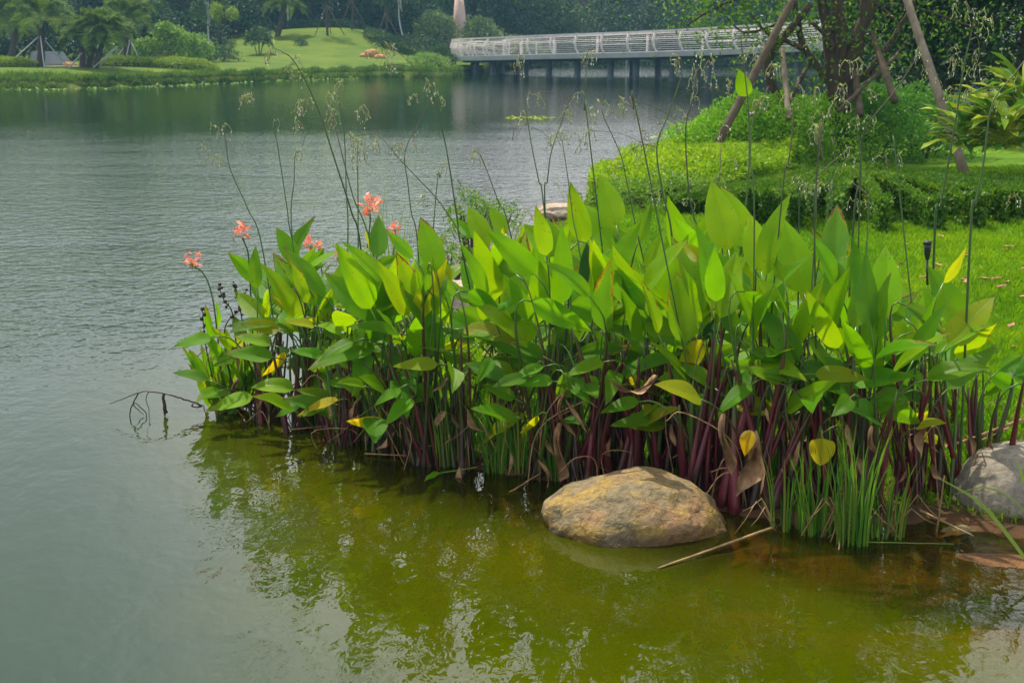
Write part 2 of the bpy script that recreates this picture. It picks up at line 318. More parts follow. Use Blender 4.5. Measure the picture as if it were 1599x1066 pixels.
# ------------------------------------------------------------ water
def water():
    m, nt, b, o = newmat('pond water'); nt.nodes.remove(b)
    tc = nt.nodes.new('ShaderNodeTexCoord'); sp = nt.nodes.new('ShaderNodeSeparateXYZ'); nt.links.new(tc.outputs['Object'], sp.inputs[0])
    X, Y = sp.outputs[0], sp.outputs[1]
    def nz(scale, detail, st, rot=0):
        mp = nt.nodes.new('ShaderNodeMapping'); mp.inputs['Scale'].default_value = st; mp.inputs['Rotation'].default_value = (0, 0, rot)
        nt.links.new(tc.outputs['Object'], mp.inputs[0]); n = nt.nodes.new('ShaderNodeTexNoise')
        n.inputs['Scale'].default_value = scale; n.inputs['Detail'].default_value = detail; n.inputs['Roughness'].default_value = .5; n.inputs['Distortion'].default_value = .4
        nt.links.new(mp.outputs[0], n.inputs['Vector']); return n.outputs[0]
    # wind on the open water: breezy between the near bank and the sheltered far side
    wob = math_(nt, 'MULTIPLY', math_(nt, 'SUBTRACT', nz(.12, 3, (1, 1, 1)), .5), 14)
    Yw = math_(nt, 'ADD', Y, wob)
    near = nt.nodes.new('ShaderNodeMapRange'); near.interpolation_type = 'SMOOTHSTEP'
    # wind edge runs along x: at the left it reaches closer to the viewer
    nt.links.new(math_(nt, 'SUBTRACT', math_(nt, 'ADD', Y, math_(nt, 'MULTIPLY', wob, .12)), math_(nt, 'MULTIPLY', X, 1.1)), near.inputs[0])
    near.inputs[1].default_value = 8.5; near.inputs[2].default_value = 14
    far = nt.nodes.new('ShaderNodeMapRange'); far.interpolation_type = 'SMOOTHSTEP'
    nt.links.new(Yw, far.inputs[0]); far.inputs[1].default_value = 38; far.inputs[2].default_value = 24
    streak = ramp(nt, nz(.55, 4, (.3, 1.0, 1)), [(.34, (.55, .55, .55)), (.64, (1, 1, 1))])
    w2 = nt.nodes.new('ShaderNodeMapRange'); w2.interpolation_type = 'SMOOTHSTEP'; nt.links.new(Y, w2.inputs[0]); w2.inputs[1].default_value = 72; w2.inputs[2].default_value = 86
    w3 = nt.nodes.new('ShaderNodeMapRange'); w3.interpolation_type = 'SMOOTHSTEP'; nt.links.new(X, w3.inputs[0]); w3.inputs[1].default_value = -4; w3.inputs[2].default_value = 0
    w4 = nt.nodes.new('ShaderNodeMapRange'); w4.interpolation_type = 'SMOOTHSTEP'; nt.links.new(math_(nt, 'SUBTRACT', Y, math_(nt, 'MULTIPLY', X, 0)), w4.inputs[0]); w4.inputs[1].default_value = 42; w4.inputs[2].default_value = 60
    beyond = math_(nt, 'MULTIPLY', w3.outputs[0], math_(nt, 'ADD', w2.outputs[0], math_(nt, 'MULTIPLY', w4.outputs[0], .12)))
    wind = math_(nt, 'ADD', math_(nt, 'MULTIPLY', math_(nt, 'MULTIPLY', near.outputs[0], far.outputs[0]), streak), math_(nt, 'MULTIPLY', beyond, 1.6))
    small = math_(nt, 'MULTIPLY', nz(10, 2, (1.0, 1.0, 1), .45), 1.0)
    small2 = nz(24, 2, (1.1, .9, 1), -.3)
    calm = nz(4.2, 2, (1.25, .8, 1), .3)
    calm2 = nz(17, 2, (1.3, .75, 1), .35)
    chop = math_(nt, 'MULTIPLY_ADD', nz(4.6, 2, (.9, 1.1, 1), .35), .9, math_(nt, 'MULTIPLY_ADD', small2, .25, math_(nt, 'MULTIPLY', small, .9)))
    h = math_(nt, 'ADD', math_(nt, 'MULTIPLY', chop, math_(nt, 'MULTIPLY', wind, .0185)),
              math_(nt, 'ADD', math_(nt, 'MULTIPLY', calm, .0062), math_(nt, 'MULTIPLY', calm2, .0018)))
    bp = nt.nodes.new('ShaderNodeBump'); bp.inputs['Strength'].default_value = 1; bp.inputs['Distance'].default_value = 1
    nt.links.new(h, bp.inputs['Height'])
    fr = nt.nodes.new('ShaderNodeFresnel'); fr.inputs['IOR'].default_value = 1.40; nt.links.new(bp.outputs[0], fr.inputs['Normal'])
    gl = nt.nodes.new('ShaderNodeBsdfGlossy'); gl.inputs['Roughness'].default_value = .015; nt.links.new(bp.outputs[0], gl.inputs['Normal'])
    df = nt.nodes.new('ShaderNodeBsdfDiffuse')
    shelf = nt.nodes.new('ShaderNodeMapRange'); shelf.interpolation_type = 'SMOOTHSTEP'      # silty water over the shallow shelf, dark water beyond it
    nt.links.new(math_(nt, 'ADD', math_(nt, 'MULTIPLY_ADD', Y, .36, X), math_(nt, 'MULTIPLY', math_(nt, 'SUBTRACT', nz(.8, 3, (1, 1, 1)), .5), 1.0)), shelf.inputs[0])
    shelf.inputs[1].default_value = .2; shelf.inputs[2].default_value = 1.5
    inn = nt.nodes.new('ShaderNodeMapRange'); inn.interpolation_type = 'SMOOTHSTEP'; nt.links.new(Y, inn.inputs[0]); inn.inputs[1].default_value = 10; inn.inputs[2].default_value = 7
    sh = math_(nt, 'MULTIPLY', shelf.outputs[0], inn.outputs[0])
    silt = ramp(nt, nz(.9, 4, (1, 1, 1)), [(.3, (.034, .048, .0)), (.7, (.058, .066, .0))])
    nt.links.new(mix(nt, sh, (.012, .034, .015), silt), df.inputs[0])
    tr = nt.nodes.new('ShaderNodeBsdfTransparent'); tr.inputs[0].default_value = (.56, .47, .08, 1)
    body = nt.nodes.new('ShaderNodeMixShader'); edge = nt.nodes.new('ShaderNodeMapRange'); edge.interpolation_type = 'SMOOTHSTEP'      # clear shallows along the bank
    nt.links.new(math_(nt, 'ADD', math_(nt, 'MULTIPLY_ADD', X, .75, Y), math_(nt, 'MULTIPLY', nz(1.6, 3, (1, 1, 1)), .5)), edge.inputs[0])
    xin = nt.nodes.new('ShaderNodeMapRange'); xin.interpolation_type = 'SMOOTHSTEP'; nt.links.new(X, xin.inputs[0]); xin.inputs[1].default_value = -1.2; xin.inputs[2].default_value = -.3
    edge.inputs[1].default_value = 5.75; edge.inputs[2].default_value = 6.3
    nt.links.new(math_(nt, 'SUBTRACT', math_(nt, 'MULTIPLY_ADD', sh, -.18, .90), math_(nt, 'MULTIPLY', math_(nt, 'MULTIPLY', edge.outputs[0], xin.outputs[0]), .52)), body.inputs[0])
    nt.links.new(tr.outputs[0], body.inputs[1]); nt.links.new(df.outputs[0], body.inputs[2])
    ms = nt.nodes.new('ShaderNodeMixShader'); nt.links.new(math_(nt, 'MULTIPLY', fr.outputs[0], 1.0), ms.inputs[0])
    nt.links.new(body.outputs[0], ms.inputs[1]); nt.links.new(gl.outputs[0], ms.inputs[2]); nt.links.new(ms.outputs[0], o.inputs[0])
    return m
wb = MB(); wb.add([(-190, -28, 0), (190, -28, 0), (190, 150, 0), (-190, 150, 0)], [(0, 1, 2, 3)])
tag(wb.build('water', water(), smooth=False), kind='structure')

# ------------------------------------------------------------ leaves and stalks
def bez(p0, p1, p2, n):
    t = np.linspace(0, 1, n)[:, None]; return (1-t)**2*p0+2*t*(1-t)*p1+t*t*p2
def leaf_mesh(base, tip, width, roll=0.0, bend=.1, fold=.12, wave=.02, prof=(.5, 1.05), nt_=13, nu=3, facing=None):
    """a blade with a midrib from base to tip; returns MB"""
    base = np.asarray(base, float); tip = np.asarray(tip, float); L = np.linalg.norm(tip-base); T = (tip-base)/L
    mid = (base+tip)/2; view = unit(np.array([0, 0, CH])-mid) if facing is None else unit(np.asarray(facing, float))
    B0 = unit(np.cross(T, view)); N0 = np.cross(B0, T)
    N = N0*math.cos(roll)+B0*math.sin(roll)
    P = bez(base, mid+N*L*bend, tip, nt_)
    TT = np.gradient(P, axis=0); TT = unit(TT)
    ts = np.linspace(0, 1, nt_); a, b = prof
    w = np.clip(ts, 1e-4, 1)**a*np.clip(1-ts, 0, 1)**b; w = w/w.max()*width/2
    V, UV, F = [], [], []; ph = rng.uniform(0, 6)
    us = np.linspace(-1, 1, 2*nu+1); k = len(us)
    asym = rng.uniform(.9, 1.1)
    for i in range(nt_):
        B = unit(np.cross(TT[i], N)); Nn = np.cross(B, TT[i])
        for u in us:
            ww = w[i]*(asym if u > 0 else 2-asym)
            off = fold*abs(u)*ww*2-.35*fold*u*u*ww*2+wave*L*math.sin(ts[i]*11+ph+(2 if u > 0 else 0))*abs(u)**2*min(1, w[i]/(width*.3))
            V.append(P[i]+B*ww*u*(1-.25*abs(fold))+Nn*off); UV.append((.5+u*.5, ts[i]))
    for i in range(nt_-1):
        for j in range(k-1): F.append((i*k+j, i*k+j+1, (i+1)*k+j+1, (i+1)*k+j))
    return MB().add(V, F, UV)
TONES = {'g': (.12, .34, .003), 'b': (.08, .26, .004), 'l': (.18, .40, .002), 'a': (.10, .28, .025), 'L': (.24, .46, .002),
         'y': (.50, .48, .010), 'Y': (.30, .40, .006), 'd': (.014, .085, .010), 'o': (.40, .20, .02)}
def tone(c, j=.14):
    q = np.array(TONES[c])*(1+rng.uniform(-j, j)); q = q*(1+rng.uniform(-j, j, 3)*.5)
    return q
def add_leaf(parent, base, tip, width, t, roll, brown=None, name='leaf', **k):
    if brown is None: brown = rng.choice([.05, .2, .32, .45], p=[.3, .3, .25, .15])
    mb = leaf_mesh(base, tip, width, roll, **k); o = mb.build(name, M_LEAF, parent)
    c = tone(t); o.color = (*[float(x) for x in c], float(brown)); return o
def stalk_pts(g, b, d, n=12):
    """from the ground point g up to the leaf base b, ending along d"""
    h = b[2]-g[2]; p1 = g+np.array([(b[0]-g[0])*.40, (b[1]-g[1])*.40, h*.45]); p2 = b-unit(d)*min(.22, h*.4)
    t = np.linspace(0, 1, n)[:, None]
    return (1-t)**3*g+3*t*(1-t)**2*p1+3*t*t*(1-t)*p2+t**3*b
def stalk_rad(n, r0, r1, sheath=.5):
    t = np.linspace(0, 1, n); return np.where(t < sheath, r0*(1-.35*t/sheath), r1+(r0*.65-r1)*np.clip(1-(t-sheath)/.16, 0, 1))

def catmull(P, n):
    P = np.asarray(P, float); P = np.vstack([2*P[0]-P[1], P, 2*P[-1]-P[-2]]); out = []
    for i in range(1, len(P)-2):
        for t in np.linspace(0, 1, n, endpoint=False):
            out.append(.5*((2*P[i])+(-P[i-1]+P[i+1])*t+(2*P[i-1]-5*P[i]+4*P[i+1]-P[i+2])*t*t+(-P[i-1]+3*P[i]-3*P[i+1]+P[i+2])*t**3))
    out.append(P[-2]); return np.array(out)
class Clump: pass
FRONT = [
 (418, 655, 'leftmost low clump of broad green leaves rising from the water beside the pink flowered plants'),
 (478, 668, 'broad-leaved clump just left of the sandy rock with one yellowing leaf over the water'),
 (545, 690, 'clump in front of the sandy rock carrying a big twisted leaf high up'),
 (606, 705, 'clump with thin dark stems and one bright yellow leaf low over the water'),
 (662, 722, 'clump with spreading purple stems leaning left at the water edge'),
 (715, 728, 'clump with upright green and purple stems nearest the floating leaf'),
 (790, 716, 'shaded clump with a long pale drooping leaf bending towards the water'),
 (850, 742, 'clump of leaning stems with withered brown leaves hanging at its foot'),
 (905, 752, 'clump directly left of the brown boulder with a wide horizontal leaf'),
 (975, 745, 'dense purple stemmed clump behind the left half of the brown boulder'),
 (1045, 752, 'thick purple stemmed clump with a torn yellow leaf behind the middle of the boulder'),
 (1105, 775, 'thick purple stemmed clump at the right end of the brown boulder'),
 (1178, 792, 'purple stemmed clump with two withered hanging leaves beside the boulder'),
 (1262, 795, 'clump behind the green rushes with a heart shaped yellow leaf in front'),
 (1345, 805, 'clump rising through the rushes with a dark cupped leaf'),
 (1418, 792, 'slender purple stemmed clump between the rushes and the grey boulder'),
 (1478, 785, 'bright stemmed clump just left of the grey boulder with large pale leaves'),
 (1520, 772, 'outermost clump leaning right over the grey boulder')]
BACK = [
 (505, 618, 'back clump at the tip of the bank behind the leftmost broad leaves'),
 (640, 640, 'back clump with a tall upright oval leaf seen against the water'),
 (765, 650, 'back clump of tall leaves beside the pale stone slab'),
 (860, 662, 'back clump of bright lime leaves in the middle of the bed'),
 (955, 672, 'tall back clump with the highest leaf left of the middle of the bed'),
 (1060, 690, 'back clump of grey green leaves rising behind the boulder clumps'),
 (1135, 700, 'tall back clump with the brightest yellow green upright leaves'),
 (1235, 712, 'back clump with one very large cupped leaf beside the low hedge'),
 (1335, 722, 'back clump with a ribbed grey green leaf in front of the lawn'),
 (1435, 715, 'sparse back clump on the lawn edge near the garden light')]
CL = []
for row, lst in enumerate((FRONT, BACK)):
    for px, py, lab in lst:
        c = Clump(); c.px, c.py, c.row = px, py, row
        g = G(px, py, .0); c.x, c.y = g[0], g[1]; c.z = max(hz(g[0], g[1]), -.05)
        c.o = thing('broad_leaved_water_plant', lab, 'water plant', (c.x, c.y, c.z), 'broad-leaved water plants in the bed')
        c.n = 0; CL.append(c)
def pick(px, back):
    cs = [c for c in CL if c.row == back]; return min(cs, key=lambda c: abs(c.px-px)+rng.uniform(0, 25)+c.n*1.0)
def foot(c, s=.075):
    a = rng.uniform(0, 2*math.pi); r = s*math.sqrt(rng.uniform(.02, 1)); return np.array([c.x+r*math.cos(a)*1.25, c.y+r*math.sin(a), min(c.z, .05)-.06])
def grow(c, base, tip, w, t, roll, thick=None, **k):
    c.n += 1; f = foot(c); b = np.asarray(base, float)
    P = stalk_pts(f, b, np.asarray(tip)-b); r0 = (thick or rng.uniform(.008, .0165))*(.8 if c.px < 860 else 1.08)
    st = MB().tube(P, stalk_rad(12, r0, .0035, rng.uniform(.45, .62)), 7).build('stalk', M_STALK2 if rng.random() < (.6 if c.px < 900 else .35) else M_STALK, c.o)
    add_leaf(st, base, tip, w, t, roll, **k)
def px_leaf(bx, by, tx, ty, w, t, back=None, Y=None, brown=None, front=False, **k):
    l = math.hypot(tx-bx, ty-by); w = min(w, .48*l); a = w/l
    if back is None: back = 1 if by < 395+rng.uniform(-25, 25) else 0
    c = pick(bx, back); Y = c.y-.22 if front else Y; Yb = (c.y+rng.uniform(-.12, .30)) if Y is None else Y
    roll, dz = 0., rng.uniform(-.04, .10)
    A = .37
    m = FOC/Yb*.985
    if a < A: roll = min(math.acos(max(a/A, .3)), R(64))*rng.choice([-1, 1])
    else: dz = (l/m)*math.tan(min(math.acos(max(A*1.12/a, .0) if A*1.12/a < 1 else 1), R(52)))
    base = W(bx, by, Yb); tip = W(tx, ty, Yb+dz)
    width = w/m/max(math.cos(roll), .4)
    grow(c, base, tip, width, t, roll, brown=brown, bend=rng.uniform(.03, .13), fold=rng.uniform(.06, .3), wave=rng.uniform(.004, .018), **k)
# the leaves that can be told apart, as base and tip with width
A_ = [(365,450,228,330,75,'g'),(350,480,345,300,60,'g'),(510,375,430,225,80,'g'),(500,330,595,180,50,'b'),(430,460,355,375,70,'g'),(560,470,470,340,60,'b'),(560,420,630,310,60,'g'),
 (500,470,430,365,90,'g'),(590,600,500,430,110,'g'),(440,595,400,455,110,'l'),(770,460,690,300,92,'l'),(850,350,855,175,90,'a'),(1000,350,885,235,55,'a'),(870,600,785,470,105,'l'),(850,600,630,415,125,'g'),(960,590,800,325,130,'l'),
 (600,580,590,460,55,'b'),(380,600,255,490,90,'l'),(510,655,350,605,60,'l'),(705,620,510,595,34,'Y'),(405,715,255,750,60,'l'),(465,745,370,845,38,'y'),(505,750,690,715,62,'l'),(620,655,820,680,34,'l'),
 (815,620,965,710,100,'g'),(1035,610,960,770,80,'a'),(865,785,965,845,88,'g'),(755,860,920,890,58,'g'),(690,945,515,1012,36,'y',.1),(880,1032,720,1032,55,'y',.05),(270,715,200,830,34,'Y'),(1060,400,1030,560,44,'a'),
 (665,560,580,470,90,'g'),(300,700,250,590,60,'g'),(620,520,560,400,80,'l'),(720,540,660,440,80,'g'),(950,520,1000,430,50,'l'),(560,700,520,620,60,'g'),(690,690,640,600,60,'b'),(590,870,530,850,60,'g')]
B_ = [(75,388,15,185,100,'l'),(75,480,100,350,80,'a'),(265,300,190,145,90,'l'),(330,250,270,145,90,'l'),(440,400,255,230,92,'g'),(370,400,195,300,90,'a'),(520,330,395,210,110,'l'),(540,330,480,190,100,'l'),(630,280,570,55,85,'l'),
 (740,220,680,30,115,'l'),(740,310,620,140,120,'l'),(830,360,720,215,80,'a'),(640,480,470,350,60,'l'),(490,460,430,310,130,'l'),(650,470,630,280,112,'d'),(800,450,670,350,85,'b'),(930,560,635,275,105,'a'),(940,565,770,350,80,'l'),
 (570,510,830,580,105,'g'),(430,500,650,610,90,'g'),(950,650,750,470,90,'l'),(1000,650,960,390,150,'L'),(155,530,340,630,90,'a'),(370,610,330,450,105,'l'),(60,475,120,580,110,'l'),(190,465,305,520,70,'b'),(450,590,275,662,92,'l'),
 (600,610,470,700,62,'l'),(660,640,500,690,62,'d'),(840,700,670,610,135,'b'),(395,705,240,700,36,'l'),(100,690,215,720,70,'g'),(230,610,10,690,34,'Y'),(435,740,370,820,62,'l'),(570,760,515,865,50,'g'),(900,770,690,790,72,'y',.6),
 (250,800,185,905,60,'g'),(405,915,220,1050,46,'Y',.05),(450,920,380,988,26,'Y',.05),(900,870,870,975,66,'l'),(1060,640,960,780,80,'Y',.3),(900,650,1060,760,130,'g'),(1000,330,930,110,90,'l'),(820,280,870,140,62,'a'),(1066,350,980,280,100,'Y'),
 (860,400,920,230,62,'l'),(480,330,440,140,70,'l'),(210,260,130,190,60,'g'),(960,500,1000,330,80,'g'),(130,420,60,330,80,'Y'),(720,600,640,520,90,'l'),(330,720,300,640,70,'g'),(780,520,820,400,80,'g')]
C_ = [(90,310,25,50,135,'L'),(170,300,60,70,140,'L'),(210,390,165,170,112,'L'),(230,400,320,100,85,'l'),(370,470,290,190,170,'l'),(505,480,370,230,60,'g'),(480,355,492,138,112,'a'),(60,560,120,310,120,'L'),(350,640,440,410,82,'l'),
 (350,712,210,520,100,'a'),(160,590,280,680,90,'l'),(285,700,80,742,72,'b'),(150,462,350,520,52,'b'),(672,560,672,290,140,'l'),(620,600,600,310,90,'a'),(960,590,825,365,112,'a'),(885,430,970,295,34,'Y'),(900,655,1075,480,135,'Y'),
 (430,628,640,690,100,'g'),(790,715,700,560,145,'l'),(790,700,645,760,78,'d'),(900,822,1095,655,78,'a'),(590,832,380,808,62,'g'),(380,775,510,710,100,'b'),(640,862,800,950,122,'g'),(500,860,342,915,46,'g'),(745,515,900,630,55,'a'),
 (490,612,430,500,62,'b'),(560,595,570,450,92,'l'),(1060,765,1180,830,115,'b'),(1090,755,1190,690,70,'a'),(350,778,470,690,72,'l'),(742,932,882,900,38,'Y'),(820,700,905,755,62,'b'),(770,612,876,600,40,'Y'),(800,990,892,1022,42,'Y'),
 (0,640,40,560,80,'d'),(0,715,120,660,70,'l'),(260,500,200,410,80,'L'),(540,330,520,480,60,'a'),(740,560,600,480,80,'a'),(290,420,250,330,80,'l'),(850,520,810,450,50,'l'),(300,980,335,945,40,'g'),(1100,790,1030,850,60,'b'),(520,430,450,330,70,'a')]
for (lst, ox, oy, s) in ((A_, 270, 270, 2.665), (B_, 650, 260, 2.369), (C_, 1100, 260, 2.369)):
    for q in lst:
        bx, by, tx, ty, w, t = q[:6]
        low = len(q) > 6 and q[6] <= .1      # the few that reach out over the water
        px_leaf(ox+bx/s, oy+by/s, ox+tx/s, oy+ty/s, w/s, t, brown=q[6] if len(q) > 6 else None, front=low)
# a small leaf high on its own stem
# the heart shaped yellow leaf and the withered ones in front
c = CL[13]; Yh = 5.55
grow(c, W(1283, 684, Yh), W(1281, 727, Yh-.04), .115, 'y', 0, brown=.05, prof=(.30, .62), fold=.35, bend=-.06, wave=.03)
# random leaves of the middle and back of every clump
env_x = [300, 350, 430, 500, 600, 700, 800, 900, 1000, 1130, 1230, 1320, 1400, 1500, 1560, 1620]
env_y = [560, 430, 385, 370, 375, 365, 345, 315, 335, 320, 340, 360, 415, 450, 500, 540]
for c in CL:
    want = (11 if c.row == 0 else 11)
    if c.px > 1400: want = 4 if c.row == 0 else 3
    elif c.px > 1300: want -= 1
    k = 0
    for _ in range(60):
        if k >= want: break
        hgt = rng.uniform(.50, 1.12) if c.row else rng.choice([rng.uniform(.45, .75), rng.uniform(.6, .98)])
        a = rng.uniform(0, 2*math.pi); r = rng.uniform(.04, .26)
        base = np.array([c.x+r*math.cos(a)*1.1, c.y+.14+r*math.sin(a)*.8, hgt])
        up = rng.uniform(.6, 2.2) if hgt > .66 else rng.uniform(-.2, 1.0)
        d = unit(np.array([math.cos(a)*.8+rng.normal()*.25, math.sin(a)*.5+rng.normal()*.25, up]))
        L = rng.uniform(.24, .40); tip = base+d*L; q = proj(tip); q0 = proj(base)
        ey = np.interp(q[0], env_x, env_y)
        if q[1] < ey or q0[1] < ey+40 or q0[1] > 640 or q[1] > 650: continue
        k += 1
        t = rng.choice(['g', 'l', 'b', 'a', 'L', 'Y'], p=[.40, .30, .08, .08, .11, .03])
        if q0[1] > 560: t = rng.choice(['g', 'b', 'l'])
        grow(c, base, tip, L*rng.uniform(.29, .38), t, 0, facing=unit(np.array([rng.normal()*.35, -.5, .55+rng.uniform(0, .6)])), bend=rng.uniform(.02, .14), fold=rng.uniform(.05, .3), wave=rng.uniform(.004, .02))
# smaller leaves hanging lower among the stems
for c in CL:
    want = (14 if c.px < 650 else 9) if c.row == 0 else 4
    if c.px > 1380: want = 2
    k = 0
    for _ in range(50):
        if k >= want: break
        a = rng.uniform(0, 2*math.pi); r = rng.uniform(.10, .30)
        base = np.array([c.x+r*math.cos(a)*1.2, c.y+r*math.sin(a)*.8-.02, rng.uniform(.16 if c.px < 650 else .30, .66)])
        d = unit(np.array([math.cos(a)+rng.normal()*.3, math.sin(a)*.6+rng.normal()*.3, rng.uniform(-.7, .5)])); L = rng.uniform(.15, .27); tip = base+d*L
        q0, q = proj(base), proj(tip)
        if max(q0[1], q[1]) > (c.py-12 if c.row == 0 and c.px < 650 else 672) or min(q0[1], q[1]) < 500: continue
        k += 1; t = rng.choice(['g', 'l', 'b', 'a', 'Y'], p=[.36, .26, .18, .14, .06])
        grow(c, base, tip, L*rng.uniform(.36, .5), t, 0, thick=rng.uniform(.006, .011), facing=unit(np.array([rng.normal()*.4, -.6, .5+rng.uniform(0, .5)])), bend=rng.uniform(.02, .16), fold=rng.uniform(.05, .35), wave=rng.uniform(.004, .02))
# more sheathing stems low in each clump, some cut short inside the foliage
for c in CL:
    n = {0: 2, 1: 1}[c.row]
    if 930 < c.px < 1200: n += 9
    if c.px > 1380: n = 1
    for _ in range(n):
        f = foot(c, .13); h = rng.uniform(.45, .75); lean = rng.normal(size=2)*[.12, .07]
        top = f+np.array([lean[0], lean[1]+.03, h]); P = stalk_pts(f, top, np.array([lean[0], lean[1], .5]))
        MB().tube(P, np.linspace(rng.uniform(.017, .031) if 930 < c.px < 1210 else rng.uniform(.012, .022), .004, 12), 8, a=np.linspace(0, rng.uniform(.6, .95), 12)).build('stalk', M_STALK, c.o)

# dead strips, bent straws and short green shoots tangled at the foot of every clump
for c in CL:
    for _ in range(5 if c.px > 650 else 4):
        p = foot(c, .2)+[0, -.03, rng.uniform(.12, .5)]; L = rng.uniform(.06, .17); q = p+np.array([rng.normal()*.04, rng.normal()*.02, -L])
        P_ = catmull([p, (p+q)/2+rng.normal(size=3)*.015, q], 4); k = len(P_); wd_ = rng.uniform(.008, .022)*np.sin(np.linspace(.25, math.pi-.1, k)); a = rng.uniform(0, 3)
        V_ = [P_[i]+s_*wd_[i]*np.array([math.cos(a+i*.25), math.sin(a+i*.25), 0])+(0 if s_ else 1)*np.array([0, wd_[i]*.6, 0]) for i in range(k) for s_ in (-1, 0, 1)]
        MB().add(V_, [(i*3+j, i*3+j+1, i*3+4+j, i*3+3+j) for i in range(k-1) for j in (0, 1)]).build('dry_leaf', M_DRY, c.o)
    for _ in range(3):
        p = foot(c, .16); a = rng.uniform(0, 6.28); h = rng.uniform(.15, .5); q = p+np.array([math.cos(a)*h*.6, math.sin(a)*h*.25, h])
        m_ = (p+q)/2+np.array([rng.normal()*.05, 0, .08]); MB().tube(catmull([p, m_, q, q+np.array([math.cos(a)*.08, 0, -rng.uniform(0, .1)])], 4), .0028, 5).build('bent_straw', M_REED if rng.random() < .5 else M_DRY, c.o)

# ------------------------------------------------------------ flowering stems
def cluster(parent, p, n=4, s=1.0):
    """short zigzag branches hanging from p with white buds"""
    br, bu = MB(), MB(); p = np.asarray(p)
    for k in range(n):
        a = rng.uniform(0, 2*math.pi); out = np.array([math.cos(a), math.sin(a)*.6, 0])*rng.uniform(.02, .055)*s
        q1 = p+out*.5+[0, 0, rng.uniform(.005, .03)*s]; q2 = p+out+[0, 0, -.01*s]; P = [p, q1, q2]
        z = q2.copy()
        for i in range(rng.integers(2, 5)):
            z = z+np.array([rng.normal()*.006, rng.normal()*.005, -.014])*s; P.append(z.copy())
        br.tube(P, .0016, 4)
        for i in range(rng.integers(2, 5)):
            w = P[rng.integers(2, len(P))]+rng.normal(size=3)*.004
            sz = rng.uniform(.0028, .0052)*s
            (bu if rng.random() < .55 else br).ball(w-[0, 0, sz], (sz*.75, sz*.75, sz*1.5), 5, 3, a=.5)
        if rng.random() < .6:   # a narrow pointed bract
            d = unit(rng.normal(size=3)+[0, 0, -.3]); L = rng.uniform(.015, .035)*s
            V_ = leaf_quads(np.array([q1]), np.array([d]), rand_dirs(1), [L], [L*.28]); br.add(V_, [(0, 1, 2, 3)])
    o = br.build('flower_cluster', M_BRACT, parent)
    if bu.n: bu.build('buds', M_BUD, parent)
def scape(pts, clus, ox, oy, s, arms=(), dy=.0, rad=.0032, n=4, leaf=None):
    """pts top to bottom in a crop's pixels; stems root in the nearest clump"""
    q = [(ox+x/s, oy+y/s) for x, y in pts]; bx = q[-1][0]+float(np.clip((q[-1][0]-q[-2][0])/(abs(q[-1][1]-q[-2][1])+1)*(680-q[-1][1])*.6, -110, 110))
    c = min(CL, key=lambda c: abs(c.px-bx)+(0 if c.row else 25))
    Y0 = c.y+.05+dy; m = len(q)
    P = [W(x, y, Y0+.12*(i/m)) for i, (x, y) in enumerate(reversed(q))]
    P = catmull([foot(c, .08)]+P, 6)
    e = MB().tube(P, np.linspace(rad*1.25, rad*.45, len(P)), 6).build('flower_stem', M_SCAPE, c.o)
    Yt = Y0+.1
    for A in arms:
        A2 = [W(ox+x/s, oy+y/s, Yt) for x, y in A]
        MB().tube(catmull(A2, 4), rad*.38, 5, a=np.full((len(A2)-1)*4+1, .8)).build('side_branch', M_SCAPE, e)
    for (x, y) in clus: cluster(e, W(ox+x/s, oy+y/s, Yt+rng.uniform(-.04, .04)), rng.integers(2, n), .85)
    if leaf: add_leaf(e, W(ox+leaf[0]/s, oy+leaf[1]/s, Yt), W(ox+leaf[2]/s, oy+leaf[3]/s, Yt), leaf[4]/s/FOC*Yt, 'g', 0, 0, bend=.05)
K7 = (300, 60, 3.136); K8 = (800, 60, 3.136); K3 = (1066, 0, 3.0)
scape([(150,440),(165,510),(187,640),(270,830),(350,1060)], [(155,440),(95,430),(45,525),(110,580),(130,590)], *K7, arms=[[(155,440),(120,420),(95,435)],[(187,640),(150,600),(110,580)]])
scape([(260,265),(300,290),(355,370),(403,455),(430,600),(465,830),(495,1010)], [(250,285),(265,290),(290,285),(410,410)], *K7, arms=[[(403,455),(405,410),(465,390)]])
scape([(535,545),(505,570),(500,690),(492,1000)], [(515,560),(520,580)], *K7, arms=[[(600,400),(560,470),(540,530)]])
scape([(440,70),(480,90),(540,180),(622,360),(700,600),(780,850),(830,1060)], [(510,100),(500,130),(395,50),(400,80),(550,180),(520,330),(570,310),(540,320),(500,420)], *K7, arms=[[(480,90),(430,60),(395,45)]], rad=.0042)
scape([(690,380),(705,450),(735,570),(790,780),(880,1030)], [(690,360),(670,350),(680,280),(700,290),(690,410)], *K7, rad=.0042)
scape([(715,240),(722,320),(745,470),(755,760),(762,1020)], [(735,230),(820,345),(810,370),(770,480)], *K7, arms=[[(745,470),(790,400),(825,345)]])
scape([(1040,95),(1110,170),(1177,275),(1230,470),(1265,660),(1300,900),(1322,1040)], [(960,45),(940,40),(985,50),(965,80),(900,50),(940,130),(990,130),(1180,240),(1200,270),(1150,215),(1210,300)], *K7, arms=[[(1040,95),(1000,60),(960,40)],[(1080,140),(1010,130),(940,135)]], rad=.0042)
scape([(870,462),(930,490),(1000,575),(1100,680),(1210,800),(1310,950),(1375,1066)], [(780,490),(800,500),(825,520),(850,490),(880,510),(910,510),(780,600),(1000,520),(1030,530),(1090,490)], *K7, arms=[[(1060,480),(1020,500),(990,530)],[(870,462),(820,470),(780,490)]])
scape([(1170,290),(1110,410),(1042,560),(1055,700),(1075,860),(1105,1020)], [(1100,290),(1080,300),(1020,540)], *K7)
scape([(810,520),(808,640),(812,760)], [(800,540),(815,560)], *K7)
